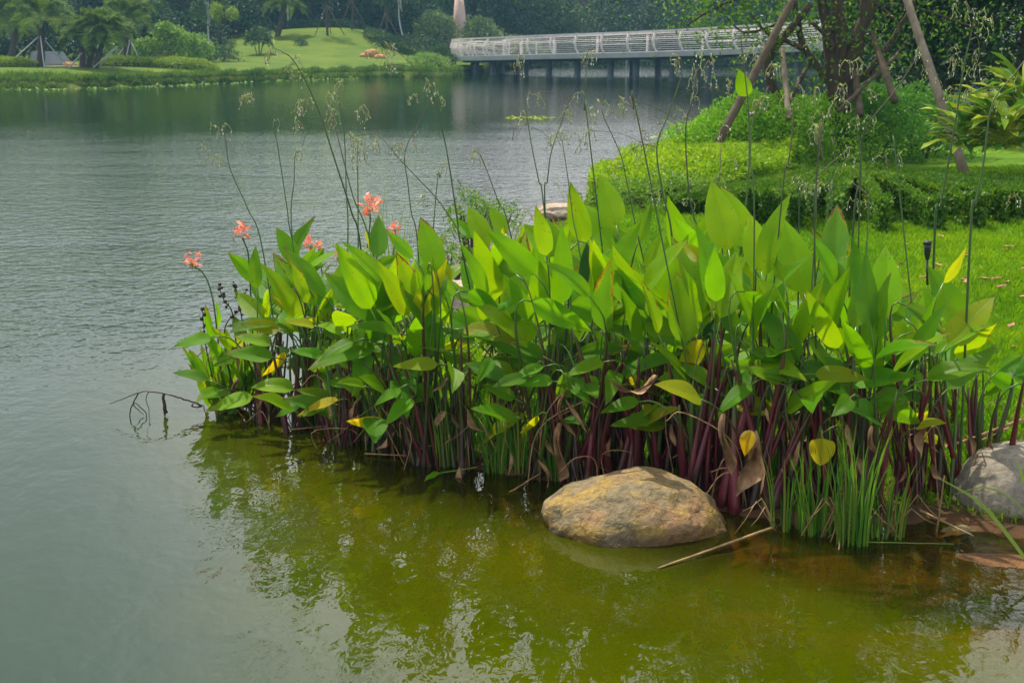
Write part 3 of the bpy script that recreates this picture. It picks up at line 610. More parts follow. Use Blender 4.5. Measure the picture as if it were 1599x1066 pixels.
scape([(1395,555),(1425,600),(1500,800),(1560,960)], [(1385,560),(1400,570)], *K7)
scape([(1230,620),(1215,680),(1195,760)], [(1230,620),(1130,780),(1140,790)], *K7)
scape([(30,40),(40,130),(55,260),(90,500),(130,700),(155,830)], [(30,50),(40,90),(15,130),(50,100),(40,370)], *K8)
scape([(300,270),(265,340),(235,430),(190,560),(172,700),(160,830)], [(265,340),(265,370),(200,480),(215,500),(330,270)], *K8, arms=[[(180,485),(110,440),(20,430),(0,500)]])
scape([(365,60),(362,160),(355,350),(372,440)], [(370,80),(395,85),(380,360),(380,385),(95,280),(120,290)], *K8, arms=[[(355,350),(260,290),(120,260),(95,280)]])
scape([(240,470),(247,520),(272,680),(300,900),(332,1060)], [(240,470),(215,470),(300,470)], *K8)
scape([(435,330),(450,390),(530,570),(570,750),(630,1030)], [(440,325),(370,450),(365,480),(355,520),(520,600),(520,640)], *K8, arms=[[(650,520),(540,470),(440,455),(370,450)]])
scape([(575,285),(595,350),(620,420)], [(520,330),(550,320),(580,330)], *K8)
scape([(800,85),(832,160),(765,370),(708,530),(735,750),(787,1050)], [(795,90),(800,120),(785,130),(720,420),(640,460),(660,500),(680,520),(600,520),(590,550),(610,590),(715,770)], *K8, arms=[[(708,530),(640,520),(590,540),(540,590)]], rad=.0045)
scape([(905,150),(885,300),(850,430),(860,700),(890,880),(942,1060)], [(880,160),(905,160),(880,200),(900,240),(890,290),(820,360),(840,390),(790,410),(800,430),(860,790),(980,200)], *K8, arms=[[(600,300),(720,350),(845,420)]], rad=.0042)
scape([(1118,-60),(1125,60),(1155,330),(1160,600),(1140,860),(1120,1020)], [(940,70),(970,100),(980,130),(1045,210),(1080,230)], *K8, arms=[[(1150,330),(1040,270),(930,240)]], rad=.0045, leaf=(1147,285,1108,150,82))
scape([(1255,235),(1182,385),(1166,600),(1185,880)], [(1250,300),(1230,310),(1200,310),(1170,70),(1180,60)], *K8)
scape([(1370,340),(1375,420),(1350,620),(1318,800)], [(1360,300),(1290,150),(1320,140)], *K8)
scape([(1515,410),(1500,560),(1488,740),(1480,990)], [(1500,440),(1480,450),(1510,380),(1490,270),(1400,250)], *K8)
scape([(1500,450),(1530,640),(1565,850)], [(1380,690),(1470,730),(1555,730)], *K8)
scape([(1025,470),(1015,690),(1010,800)], [(1030,430),(1080,600),(1020,690)], *K8)
scape([(1115,235),(1085,290),(985,440),(850,620),(832,850),(800,1050)], [(1100,240),(1110,260),(1135,340),(890,560),(860,430)], *K3, rad=.0042)
scape([(1370,60),(1345,190),(1315,320),(1280,560),(1210,950),(1182,1060)], [(1280,30),(1310,30),(1350,60),(1400,60),(1440,90),(1420,140),(1260,230),(1250,290),(1290,300),(1370,250),(1375,310),(1350,330),(1270,420),(1350,430)], *K3, arms=[[(1345,190),(1380,180),(1390,260),(1370,310)],[(1315,250),(1270,220),(1240,250),(1250,300)]], rad=.0052, n=5)
scape([(1620,260),(1560,340),(1450,490),(1410,760),(1370,960),(1350,1060)], [(1580,370),(1480,490),(1540,930)], *K3, rad=.0048)
scape([(790,690),(690,770),(570,885),(545,1000)], [(780,750),(790,700),(600,870),(530,840)], *K3)
scape([(650,560),(640,640),(625,860),(618,1045)], [(640,610),(620,590),(740,480),(720,500),(800,290),(780,300),(610,180)], *K3)
scape([(700,650),(720,800),(690,940)], [(690,870),(640,860)], *K3)
scape([(740,400),(790,490),(820,620),(830,700),(830,900)], [(750,400),(740,430),(825,560)], *K3)
scape([(960,700),(990,705),(1000,760)], [(940,740),(995,740)], *K3)
scape([(800,860),(855,905),(870,1010)], [(795,945),(850,950)], *K3)

# withered hanging leaves
def dry_leaf(parent, pts, w, m=M_DRY, name='dry_leaf'):
    P = catmull(pts, 4); n = len(P); V_, F_, U = [], [], []
    for i, p in enumerate(P):
        t = i/(n-1); ww = w*math.sin(math.pi*min(max(t, .04), .985)**.8)*.5; a = 1.3*math.sin(t*3+.5)
        B = np.array([math.cos(a), -math.sin(a), .1])
        for u in (-1, -.4, .2, 1): V_.append(p+B*ww*u+np.array([0, -1, 0])*ww*.9*math.cos(u*2.6+t*5)); U.append((.5+u/2, t))
    F_ = [(i*4+j, i*4+j+1, (i+1)*4+j+1, (i+1)*4+j) for i in range(n-1) for j in range(3)]
    return MB().add(V_, F_, U).build(name, m, parent)
for ci, Y, pts, w, nm in ((12, 5.5, [(1130,645),(1127,680),(1140,715),(1142,742)], .075, 'dry_leaf'), (12, 5.45, [(1176,672),(1178,705),(1172,735),(1150,775)], .15, 'dry_leaf'),
                      (14, 5.5, [(1362,665),(1358,690),(1368,708)], .045, 'dry_leaf'), (7, 6.2, [(875,660),(868,690),(880,735),(875,752)], .09, 'dry_leaf'), (7, 6.2, [(882,610),(872,640),(886,665),(900,682)], .05, 'dry_leaf'),
                      (10, 5.9, [(1025,585),(1012,600),(985,612),(950,592)], .09, 'dry_leaf'), (5, 6.5, [(700,590),(690,600),(675,612)], .05, 'dry_leaf'), (0, 7.3, [(372,590),(365,610),(380,640)], .12, 'dry_leaf'), (0, 7.3, [(400,560),(408,600),(402,640)], .1, 'dry_leaf')):
    dry_leaf(CL[ci].o, [W(x, y, Y) for x, y in pts], w)
lv = leaf_mesh(W(1174, 672, 5.43), W(1163, 712, 5.42), .075, .5, fold=.3).build('leaf', M_LEAF, CL[12].o); lv.color = (.5, .4, .01, .3)

# ------------------------------------------------------------ pink flowered plants at the left
M_PETAL = foliage_mat('salmon petals', [(.78, .13, .13), (.85, .34, .33), (.84, .26, .16), (.9, .50, .50)], .3, .5)
def pink_plant(label, foots, leaves, flowers, Yf):
    g = G(*foots); t = thing('pink_flowered_plant', label, 'flowering plant', (g[0], g[1], 0), 'pink flowered plants at the tip of the bank')
    for (x0, y0, x1, y1, w, c) in leaves:
        if x1 == 0: x1, y1 = x0+rng.uniform(-75, 45), y0-rng.uniform(75, 150)
        x0, y0, x1, y1, w = 270+x0/2.665, 270+y0/2.665, 270+x1/2.665, 270+y1/2.665, w/2.665
        Yl = g[1]+rng.uniform(-.12, .15); l = math.hypot(x1-x0, y1-y0); a = w/l; roll = 0 if a > .26 else math.acos(max(a/.26, .4))*rng.choice([-1, 1])
        b = W(x0, y0, Yl); tp = W(x1, y1, Yl+rng.uniform(-.05, .05))
        f = np.array([g[0]+rng.uniform(-.06, .06), g[1]+rng.uniform(-.05, .05), -.05])
        if b[2] < .12: st = t
        else: st = MB().tube(stalk_pts(f, b, tp-b), np.linspace(.011, .004, 12), 6).build('stem', M_RUSH if rng.random() < .6 else M_STALK, t)
        add_leaf(st, b, tp, w/FOC*Yl/max(math.cos(roll), .45), c, roll, prof=(.55, .9), fold=.28, bend=rng.uniform(.04, .16), brown=rng.choice([0, .2, .4]))
    for (fx, fy, path, r) in flowers:
        Y = Yf; P = [np.array([g[0], g[1], -.05])]+[W(x, y, Y) for x, y in path]+[W(fx, fy+r*.5, Y)]
        st = MB().tube(catmull(P, 5), .0045, 6, a=np.full((len(P)-1)*5+1, .1)).build('flower_stem', M_SCAPE, t)
        fl = MB(); c = W(fx, fy, Y); rr = .9*r/FOC*Y
        for k in range(26):
            d = unit(rng.normal(size=3)+[0, -.1, .35]); p0 = c+d*rr*.2+rng.normal(size=3)*rr*.25; L = rr*rng.uniform(.5, .95)
            Nn = unit(rng.normal(size=3)); B = unit(np.cross(d, Nn)); N2 = np.cross(B, d); w_ = L*.26
            V_ = [p0, p0+d*L*.4+B*w_*.7, p0+d*L*.8+B*w_+N2*L*.1, p0+d*L-N2*L*.25, p0+d*L*.8-B*w_+N2*L*.1, p0+d*L*.4-B*w_*.7]
            fl.add(V_, [(0, 1, 2, 3, 4, 5)])
        fl.build('flower', M_PETAL, st, smooth=False)
        cl = MB()
        for k in range(5): cl.ball(c+np.array([rng.normal()*rr*.3, 0, -rr*rng.uniform(.3, .8)]), (.004, .004, .012), 5, 3)
        cl.build('calyx', M_BRACT, st)
pink_plant('pink flowered plant at the outer left tip with narrow leaves and one drooping bloom', (352, 642),
  [(190,900,65,730,42,'g'),(170,860,35,705,32,'b'),(170,700,135,545,38,'g'),(185,650,180,530,22,'g'),(150,960,90,800,30,'Y'),(200,930,150,840,40,'l'),(185,830,160,700,45,'g'),(225,780,110,650,45,'g'),(300,770,160,640,55,'l'),(190,890,115,730,30,'Y'),(165,970,195,850,40,'g'),
   (260,850,215,640,50,'l'),(230,900,245,760,50,'g'),(290,830,330,740,50,'g'),(180,985,150,880,34,'g'),(215,970,200,860,44,'l'),(140,960,60,790,26,'Y'),(240,960,260,850,40,'g'),(300,880,270,790,45,'l'),(330,820,300,700,50,'g')]+[(rng.uniform(140,380),rng.uniform(800,985),0,0,rng.uniform(28,46),rng.choice(['g','l','b','Y'],p=[.45,.35,.1,.1])) for _ in range(34)],
  [(301, 408, [(337, 500), (328, 450), (316, 425)], 15)], 7.5)
pink_plant('pink flowered plant with a ragged bloom above the leftmost broad leaves', (400, 640),
  [(360,900,330,760,50,'g'),(330,900,300,800,40,'l'),(400,880,420,760,50,'g'),(350,700,310,600,40,'l'),(290,720,260,600,40,'Y')],
  [(378, 363, [(392, 470), (388, 400), (382, 380)], 16)], 7.6)
pink_plant('tallest pink flowered plant with the largest bloom rising behind the bed', (520, 610),
  [(760,760,720,620,60,'l'),(820,740,850,600,60,'g'),(840,330,800,240,26,'Y')],
  [(577, 320, [(560, 480), (572, 400), (578, 345)], 21), (484, 380, [(500, 480), (490, 420)], 12), (498, 386, [(510, 480), (502, 420)], 9)], 8.4)
pink_plant('pink flowered plant with a small bloom beside the tall upright oval leaf', (575, 600),
  [(900,740,940,620,50,'g'),(960,740,920,640,50,'l')],
  [(617, 356, [(600, 480), (612, 420), (616, 375)], 13), (528, 400, [(545, 470), (534, 430)], 8)], 8.7)
# dark seed heads of faded blooms on the outer plant
t = thing('faded_flower_stalk', 'dark dried flower stalk with seed knobs above the outer left leaves', 'dried stalk', G(375, 640))
for path in ([(345,640),(325,560),(318,510),(316,480)], [(375,640),(365,500),(350,470),(341,445)], [(385,640),(380,520),(372,470),(364,440)], [(370,640),(350,520),(378,480),(384,455)]):
    P = catmull([W(x, y, 7.45) for x, y in path], 6); mb = MB().tube(P, np.linspace(.005, .002, len(P)), 5)
    for i in range(len(P)//2, len(P)): mb.ball(P[i]+rng.normal(size=3)*.006, rng.uniform(.006, .012), 5, 4)
    mb.build('stalk', M_TWIG, t)

# ------------------------------------------------------------ rushes
def blades(label, g, n, spread, h, lean=.12, w=.0085, name='rush_tuft', group='green rush tufts along the water edge', m=None, bend=.35, cat='rushes'):
    z0 = -.06; t = thing(name, label, cat, (g[0], g[1], 0), group); mb = MB()
    for i in range(n):
        a = rng.uniform(0, 2*math.pi); r = math.sqrt(rng.uniform(0, 1)); p = np.array([g[0]+math.cos(a)*r*spread[0], g[1]+math.sin(a)*r*spread[1], z0])
        H = h*rng.uniform(.3, 1.15); d = np.array([math.cos(a)*r*lean+rng.normal()*lean*.5, math.sin(a)*r*lean*.6+rng.normal()*lean*.3, 1])
        q = p+d*H; B = unit(np.array([1, rng.normal()*.5, 0])); ww = w*rng.uniform(.6, 1.2)
        c = bez(p, p+np.array([0, 0, H*.6]), q+np.array([d[0]*H*bend, 0, -H*bend*.2]), 5); V_ = []
        for k in range(5):
            k2 = ww*(1 if k < 3 else (.7 if k == 3 else .05)); V_ += [c[k]-B*k2/2, c[k]+np.array([0, -1, 0])*k2*.35, c[k]+B*k2/2]
        mb.add(V_, [(k*3+j, k*3+j+1, k*3+3+j+1, k*3+3+j) for k in range(4) for j in (0, 1)])
    mb.build('blades', m or M_RUSH, t)
    for _ in range(4):
        a = rng.uniform(0, 6.28); p = np.array([g[0]+rng.normal()*spread[0]*.7, g[1]+rng.normal()*spread[1]*.5, z0]); q = p+np.array([math.cos(a)*h*.35, math.sin(a)*h*.15-.02, h*rng.uniform(.3, .7)])
        e = q+np.array([math.cos(a)*h*.25, -.02, -h*rng.uniform(.1, .35)]); MB().tube([p, (p+q)/2, q, (q+e)/2+[0, 0, -.01], e], [.003, .003, .0022, .002, .001], 5).build('dead_blade', M_REED, t)
    return t
for lab, x, y, n, sp_, h in (('green rush tuft just right of the brown boulder between purple stems', 1225, 825, 24, (.06, .05), .40), ('dense tuft of upright green rushes under the heart shaped yellow leaf', 1275, 833, 46, (.075, .05), .50),
    ('tallest and frontmost tuft of green rushes at the waterline', 1330, 848, 58, (.07, .05), .55), ('green rushes leaning right beside the shallow stone', 1385, 838, 34, (.07, .05), .42),
    ('dark thin rushes among stems left of the brown boulder', 800, 735, 110, (.16, .08), .50), ('dark rushes among the leaning stems in mid bed', 700, 722, 120, (.15, .08), .55), ('fine green rushes behind the yellow water leaf', 620, 700, 100, (.13, .08), .55),
    ('thin rushes among the stems in front of the sandy rock', 560, 682, 60, (.12, .07), .5), ('dark rushes pressed between boulder and leaning stems', 885, 748, 70, (.09, .06), .45), ('thin rushes behind the thick purple stems', 1160, 760, 60, (.15, .06), .45)):
    blades(lab, G(x, y), n, sp_, h)
# long arching blades by the grey boulder
t = thing('arching_grass_blade', 'long pale green blade arching left over the grey boulder', 'grass blade', G(1640, 900))
def strap(parent, pts, w, m, name='blade'):
    P = catmull(pts, 6); n = len(P); V_ = []
    for i, p in enumerate(P):
        k = w*min(1, (n-i)/(n*.5)+.08); B = unit(np.cross(P[min(i+1, n-1)]-P[max(i-1, 0)], [0, -1, .2])); V_ += [p-B*k/2, p+np.array([0, -.3*k, -.1*k]), p+B*k/2]
    return MB().add(V_, [(i*3+j, i*3+j+1, i*3+4+j, i*3+3+j) for i in range(n-1) for j in (0, 1)]).build(name, m, parent)
M_PALE = foliage_mat('pale green blade', [(.16, .26, .03), (.22, .33, .05)], .3)
strap(t, [W(1640,930,5.05), W(1585,850,5.1), W(1530,785,5.15), W(1463,744,5.2)], .014, M_PALE)
strap(t, [W(1640,850,5.1), W(1590,787,5.15), W(1540,761,5.2), W(1490,771,5.2)], .006, M_PALE)
t = thing('arching_grass_blade', 'short green blade standing at the picture edge in front of the grey boulder', 'grass blade', G(1610, 800))
strap(t, [W(1610,790,5.2), W(1598,750,5.2), W(1588,716,5.2)], .01, M_PALE)

# ------------------------------------------------------------ stones
def icosphere(n):
    t = (1+5**.5)/2; V_ = [np.array(v, float)/math.sqrt(1+t*t) for v in [(-1,t,0),(1,t,0),(-1,-t,0),(1,-t,0),(0,-1,t),(0,1,t),(0,-1,-t),(0,1,-t),(t,0,-1),(t,0,1),(-t,0,-1),(-t,0,1)]]
    F_ = [(0,11,5),(0,5,1),(0,1,7),(0,7,10),(0,10,11),(1,5,9),(5,11,4),(11,10,2),(10,7,6),(7,1,8),(3,9,4),(3,4,2),(3,2,6),(3,6,8),(3,8,9),(4,9,5),(2,4,11),(6,2,10),(8,6,7),(9,8,1)]
    for _ in range(n):
        mid = {}; F2 = []
        def mp(a, b):
            k = (min(a, b), max(a, b))
            if k not in mid: v = V_[a]+V_[b]; V_.append(v/np.linalg.norm(v)); mid[k] = len(V_)-1
            return mid[k]
        for a, b, c in F_:
            x, y, z = mp(a, b), mp(b, c), mp(c, a); F2 += [(a, x, z), (b, y, x), (c, z, y), (x, y, z)]
        F_ = F2
    return np.array(V_), F_
def stone(name, label, c, r, m, seed=0, rz=0, amp=.16, sub=5, flat=.5, group=None, cuts=()):
    V_, F_ = icosphere(sub); P = []
    for v in V_:
        s_ = Vector((v[0]*1.1+seed, v[1]*1.1, v[2]*1.1)); k = 1+amp*mnoise.fractal(s_, 1, 2, 3)+amp*.35*mnoise.noise(s_*3.3)+amp*.09*mnoise.fractal(s_*9, 1, 2, 3)
        p = v*k
        for (n_, d_) in cuts:
            n_ = unit(np.array(n_, float)); e = p@n_-d_
            if e > 0: p = p-n_*e*.8
        if p[2] > flat: p[2] = flat+(p[2]-flat)*.55
        P.append(p)
    P = np.array(P)*np.array(r); ca, sa = math.cos(rz), math.sin(rz); P = np.stack([P[:, 0]*ca-P[:, 1]*sa, P[:, 0]*sa+P[:, 1]*ca, P[:, 2]], 1)
    o = MB().add(P+np.array(c), F_).build(name, m, origin=c); tag(o, label, 'rock', group); return o
def rockmat(name, stops, scale=2.5, patch=None, rough=.75, bs=.035):
    m, nt, b, o = newmat(name); n1 = noise(nt, scale, 6, .6); c = ramp(nt, n1, stops)
    if patch: c = mix(nt, ramp(nt, noise(nt, scale*1.7, 4, .6, 'Object', (1, 1, 2.2)), [(.50, (0, 0, 0)), (.62, (1, 1, 1))]), c, patch)
    c = mix(nt, ramp(nt, noise(nt, 40, 5), [(.35, (.6, .6, .6)), (.6, (0, 0, 0))]), c, mix(nt, 1.0, c, (.45, .42, .4), 'MULTIPLY'))
    vt = nt.nodes.new('ShaderNodeTexVoronoi'); vt.feature = 'DISTANCE_TO_EDGE'; vt.inputs['Scale'].default_value = 5
    tc = nt.nodes.new('ShaderNodeTexCoord'); mxv = nt.nodes.new('ShaderNodeVectorMath'); mxv.operation = 'MULTIPLY_ADD'
    nn = nt.nodes.new('ShaderNodeTexNoise'); nn.inputs['Scale'].default_value = 6; nt.links.new(tc.outputs['Object'], nn.inputs['Vector'])
    nt.links.new(nn.outputs['Color'], mxv.inputs[0]); mxv.inputs[1].default_value = (.35, .35, .35); nt.links.new(tc.outputs['Object'], mxv.inputs[2]); nt.links.new(mxv.outputs[0], vt.inputs['Vector'])
    crack = ramp(nt, vt.outputs['Distance'], [(0, (1, 1, 1)), (.02, (0, 0, 0))])
    c = mix(nt, math_(nt, 'MULTIPLY', crack, .14), c, (.05, .035, .02))
    # damp dark band at the waterline
    g = nt.nodes.new('ShaderNodeNewGeometry'); sp = nt.nodes.new('ShaderNodeSeparateXYZ'); nt.links.new(g.outputs['Position'], sp.inputs[0])
    wet = ramp(nt, math_(nt, 'ADD', sp.outputs[2], math_(nt, 'MULTIPLY', noise(nt, 12, 3), .02)), [(.024, (1, 1, 1)), (.055, (0, 0, 0))])
    c = mix(nt, math_(nt, 'MULTIPLY', wet, .8), c, mix(nt, 1.0, c, (.4, .35, .25), 'MULTIPLY'))
    nt.links.new(c, b.inputs['Base Color']); b.inputs['Roughness'].default_value = rough; b.inputs['Specular IOR Level'].default_value = .3
    hh = math_(nt, 'ADD', noise(nt, 18, 8, .65), math_(nt, 'MULTIPLY', crack, -.10)); nt.links.new(bump(nt, hh, 1, bs), b.inputs['Normal'])
    return m
M_ROCK1 = rockmat('ochre boulder', [(.30, (.12, .10, .065)), (.46, (.25, .195, .11)), (.60, (.33, .19, .09)), (.75, (.17, .15, .09))], 3.4, (.38, .25, .07))
M_ROCK5 = rockmat('sunken orange stone', [(.3, (.20, .10, .04)), (.6, (.42, .20, .06)), (.75, (.30, .2, .12))], 3)
M_ROCK2 = rockmat('grey boulder', [(.3, (.19, .165, .13)), (.55, (.29, .25, .20)), (.75, (.38, .30, .20))], 2.0, bs=.012)
M_ROCK3 = rockmat('pale stone', [(.3, (.38, .28, .2)), (.7, (.60, .48, .38))], 2.0)
M_ROCK4 = rockmat('sandy rock', [(.3, (.30, .24, .10)), (.7, (.48, .40, .2))], 3.0)
g = G(993, 812); stone('boulder', 'large rounded brown and ochre boulder half sunk in the water', (g[0], g[1]+.0, -.065), (.40, .34, .285), M_ROCK1, 3.1, .15, .12, 6, .78, cuts=(((.8, -.2, .6), .97),))
g = G(1600, 800); stone('boulder', 'smooth grey boulder at the lawn edge cut by the picture side', (g[0]+.03, g[1]+.1, .03), (.32, .28, .265), M_ROCK2, 8.2, .3, .04, 6, .8)
g = G(1560, 873); stone('flat_stone', 'flat brown stone just breaking the surface below the grey boulder', (g[0], g[1], -.062), (.46, .23, .075), M_ROCK5, 5.5, -.25, .2, 5, .6)
g = G(1420, 882); stone('flat_stone', 'sunken orange brown stone seen under the shallow water', (g[0]-.03, g[1]+.05, -.078), (.46, .22, .075), M_ROCK5, 9.5, .1, .2, 4, .6)
g = G(1612, 893); stone('flat_stone', 'small pale stone tip at the very edge of the picture', (g[0]+.03, g[1]-.02, .0), (.07, .06, .04), M_ROCK3, 2.5, .3, .2, 4, .6)
g = G(1230, 872); stone('flat_stone', 'sunken ochre stone under the water below the rushes', (g[0], g[1]+.05, -.10), (.30, .14, .06), M_ROCK5, 4.5, .1, .2, 4, .6)
g = G(880, 345); stone('flat_stone', 'pale flat stone at the back shoreline behind the tall leaves', (g[0]-.05, g[1], .10), (.26, .2, .12), M_ROCK3, 1.5, .1, .2, 4, .6)
g = G(712, 500); stone('flat_stone', 'pale stone slab glimpsed between the leaves in mid bed', (g[0], g[1], .10), (.42, .3, .24), M_ROCK3, 6.5, .5, .2, 4, .6)
g = G(552, 612); stone('boulder', 'sandy yellow rock half hidden behind the left stems', (g[0], g[1]+.15, .05), (.24, .22, .26), M_ROCK4, 2.2, .5, .18, 5, .7)
g = G(1498, 830); stone('flat_stone', 'small brown curled stone against the foot of the grey boulder', (g[0], g[1], .0), (.07, .04, .03), M_ROCK4, 7.2, .2, .3, 3, .7)

# ------------------------------------------------------------ sticks, reeds, floating leaves
t = thing('dead_branch', 'dark bare twig arching out of the water left of the plants', 'branch', G(310, 640))
def PL(pts, Y): return [W(150+x/3.554, 560+y/3.554, Y) for x, y in pts]
g7 = 7.45
for pts, r0, r1, nm in (([(590,262),(540,240),(470,218),(400,200),(290,180),(230,190),(150,222),(75,252)], .0065, .002, 'stem'), ([(240,185),(210,235),(188,300),(192,365)], .004, .003, 'twig'),
                    ([(290,180),(278,230),(295,300),(290,385),(300,430)], .0025, .0015, 'twig'), ([(210,240),(270,290),(275,340),(230,385),(225,425)], .003, .003, 'twig'), ([(205,255),(235,285),(265,310)], .003, .002, 'twig'),
                    ([(380,200),(372,215),(380,260),(388,300)], .006, .012, 'twig'), ([(590,262),(560,268),(530,262),(540,248)], .006, .003, 'twig'), ([(595,258),(606,300),(612,345)], .003, .002, 'twig')):
    P = catmull(PL(pts, g7), 5); MB().tube(P+rng.normal(size=P.shape)*.0015, np.linspace(r0, r1, len(P)), 6).build(nm, M_TWIG, t)
dry_leaf(t, PL([(378,240),(374,270),(384,305),(380,320)], g7), .03)
def rod(name, label, cat, p, q, r, m=M_REED, sag=.0):
    p, q = np.asarray(p, float), np.asarray(q, float); P = bez(p, (p+q)/2+np.array([0, 0, sag]), q, 9)
    o = MB().tube(P+rng.normal(size=P.shape)*r*.15, np.linspace(r, r*.6, 9), 7).build(name, m, origin=p); return tag(o, label, cat)
rod('fallen_reed', 'long straw coloured reed floating between boulder and rushes', 'reed', G(1205, 824, .03), G(1028, 886, .004), .006)
rod('fallen_reed', 'bent dry cane lying on the lawn above the grey boulder', 'reed', W(1640, 640, 6.3), W(1480, 697, 6.0), .009)
rod('fallen_reed', 'short thin straw lying beside the bent dry cane on the lawn', 'reed', W(1575, 668, 6.15), W(1530, 688, 6.1), .006)
rod('fallen_reed', 'brown reed slanting over the shallow stone by the grey boulder', 'reed', G(1437, 797, .05), G(1520, 836, .02), .005)
rod('fallen_reed', 'upright broken straw standing in the shallows by the grey boulder', 'reed', G(1462, 838, .0), W(1475, 742, 5.5), .0045)
rod('fallen_reed', 'thin green stem floating below the rushes', 'reed', G(1345, 846, .006), G(1490, 849, .004), .003, M_PALE)
rod('fallen_reed', 'short curved straw in the water below the rushes', 'reed', G(1310, 858, 0), G(1312, 825, .03), .004)
rod('fallen_reed', 'thin straw lying in the water at the left foot of the bed', 'reed', G(440, 672, .01), G(520, 664, .03), .005)
rod('fallen_reed', 'brown stick lying half sunken left of the brown boulder', 'reed', G(790, 772, -.01), G(845, 738, .05), .005, M_DRY)
rod('fallen_reed', 'long pale straw lying along the waterline in mid bed', 'reed', G(570, 708, .01), G(665, 712, .02), .004)
for x, y, x2, y2, w, c, lab in ((688, 738, 662, 752, .045, 'l', 'small green leaf floating before the middle of the bed'), (1500, 832, 1470, 838, .035, 'o', 'curled brown leaf lying on the shallow stone')):
    a, b_ = G(x, y, .012), G(x2, y2, .02); o = leaf_mesh(a, b_, w, 0, facing=(0, -.3, 1)).build('floating_leaf', M_LEAF, origin=a); o.color = (*[float(q) for q in tone(c)], 0); tag(o, lab, 'leaf')
rod('trailing_stem', 'thin green stem trailing from the small floating leaf', 'stem', G(688, 738, .012), G(745, 729, .06), .003, M_PALE)
for i, (x, y, s_, lab) in enumerate(((583, 862, .26, 'large sunken yellow green leaf seen under the surface'), (1420, 970, .11, 'sunken pale leaf in the murky foreground'), (1490, 995, .07, 'small sunken leaf beside the sunken pale leaf'))):
    a = G(x-20, y+12, -.03); b_ = a+np.array([s_*.8, s_*.7, 0]); o = leaf_mesh(a, b_, s_*.7, 0, facing=(0, 0, 1), bend=0, fold=0, wave=0).build('sunken_leaf', M_LEAF, origin=a); o.color = (.30, .32, .005, .05); tag(o, lab, 'leaf')

# ------------------------------------------------------------ lawn
NB = 330000
u = rng.random(NB); Yb = 5.6+(19-5.6)*u**1.35; Xb = rng.uniform(-.25, .45, NB)*Yb*1.02
zb, s1, _ = terrain(Xb, Yb, True); ok = (s1 > .10) & (rng.random(NB) < np.clip((s1-.05)/.4, .15, 1)); Xb, Yb, zb = Xb[ok], Yb[ok], zb[ok]; n = len(Xb)
H = rng.uniform(.025, .06, n)*(1+.35*np.sin(Xb*3)*np.cos(Yb*2.3)); w_ = rng.uniform(.0025, .0045, n)*(Yb/7)**.8
a = rng.uniform(0, 2*np.pi, n); ln = rng.normal(size=(n, 2))*.45
P0 = np.stack([Xb, Yb, zb-.005], 1); B = np.stack([np.cos(a), np.sin(a), 0*a], 1)*w_[:, None]
T = P0+np.stack([ln[:, 0]*H, ln[:, 1]*H, H], 1); Mi = P0*.5+T*.5+np.array([0, 0, .008])
M_GRASS = foliage_mat('lawn grass', [(.05, .18, .003), (.15, .30, .003), (.28, .40, .004)], .45, .5, .2, patch=1.3)
tag(big_mesh('lawn_grass', np.stack([P0-B, P0+B, Mi+B*.7, T, Mi-B*.7], 1).reshape(-1, 3), 5, M_GRASS), kind='stuff')
M_FALL = plain('fallen leaf', (.22, .07, .04), (.50, .24, .16), 12, .8, 0)
for i, (x, y) in enumerate([(1548,436),(1530,434),(1582,404),(1507,441),(1570,439),(1538,405),(1435,433),(1328,402),(1590,462),(1497,436),(1420,382),(1473,370),(1556,448),(1412,410),(1520,560),(1595,420),(1460,480),(1490,520),(1575,510),(1350,450),(1540,475),(1585,540),(1395,420),(1515,400),(1565,385),(1470,415)]):
    g = G(x, y, .36); z = hz(g[0], g[1])+.045; g = G(x, y, z); a = rng.uniform(0, 6.3); L = rng.uniform(.06, .11)
    o = leaf_mesh(g, g+np.array([math.cos(a)*L, math.sin(a)*L, .015]), L*.5, 0, facing=(0, 0, 1), bend=-.2, fold=.4, nt_=7, nu=1).build('fallen_leaf', M_FALL, origin=g)
    tag(o, 'dry brownish pink leaf fallen on the lawn', 'leaf', 'fallen leaves on the lawn')
t = thing('garden_light', 'small black spike spotlight standing on the lawn', 'garden light', W(1448, 470, 9.6))
M_BLACK = plain('black metal', (.008, .009, .012), (.02, .02, .025), 20, .4, 0)
P = [W(1448, 445, 9.6), W(1448, 404, 9.6)]; MB().tube(P, .008, 8).build('stake', M_BLACK, t)
MB().tube([W(1448, 405, 9.6), W(1448, 398, 9.6), W(1448.5, 388, 9.6), W(1448.5, 380, 9.6)], [.012, .02, .024, .026], 14).build('lamp_head', M_BLACK, t)
MB().tube([W(1448.5, 381, 9.6), W(1448.5, 376.5, 9.6)], [.030, .030], 14).build('rim', M_BLACK, t)

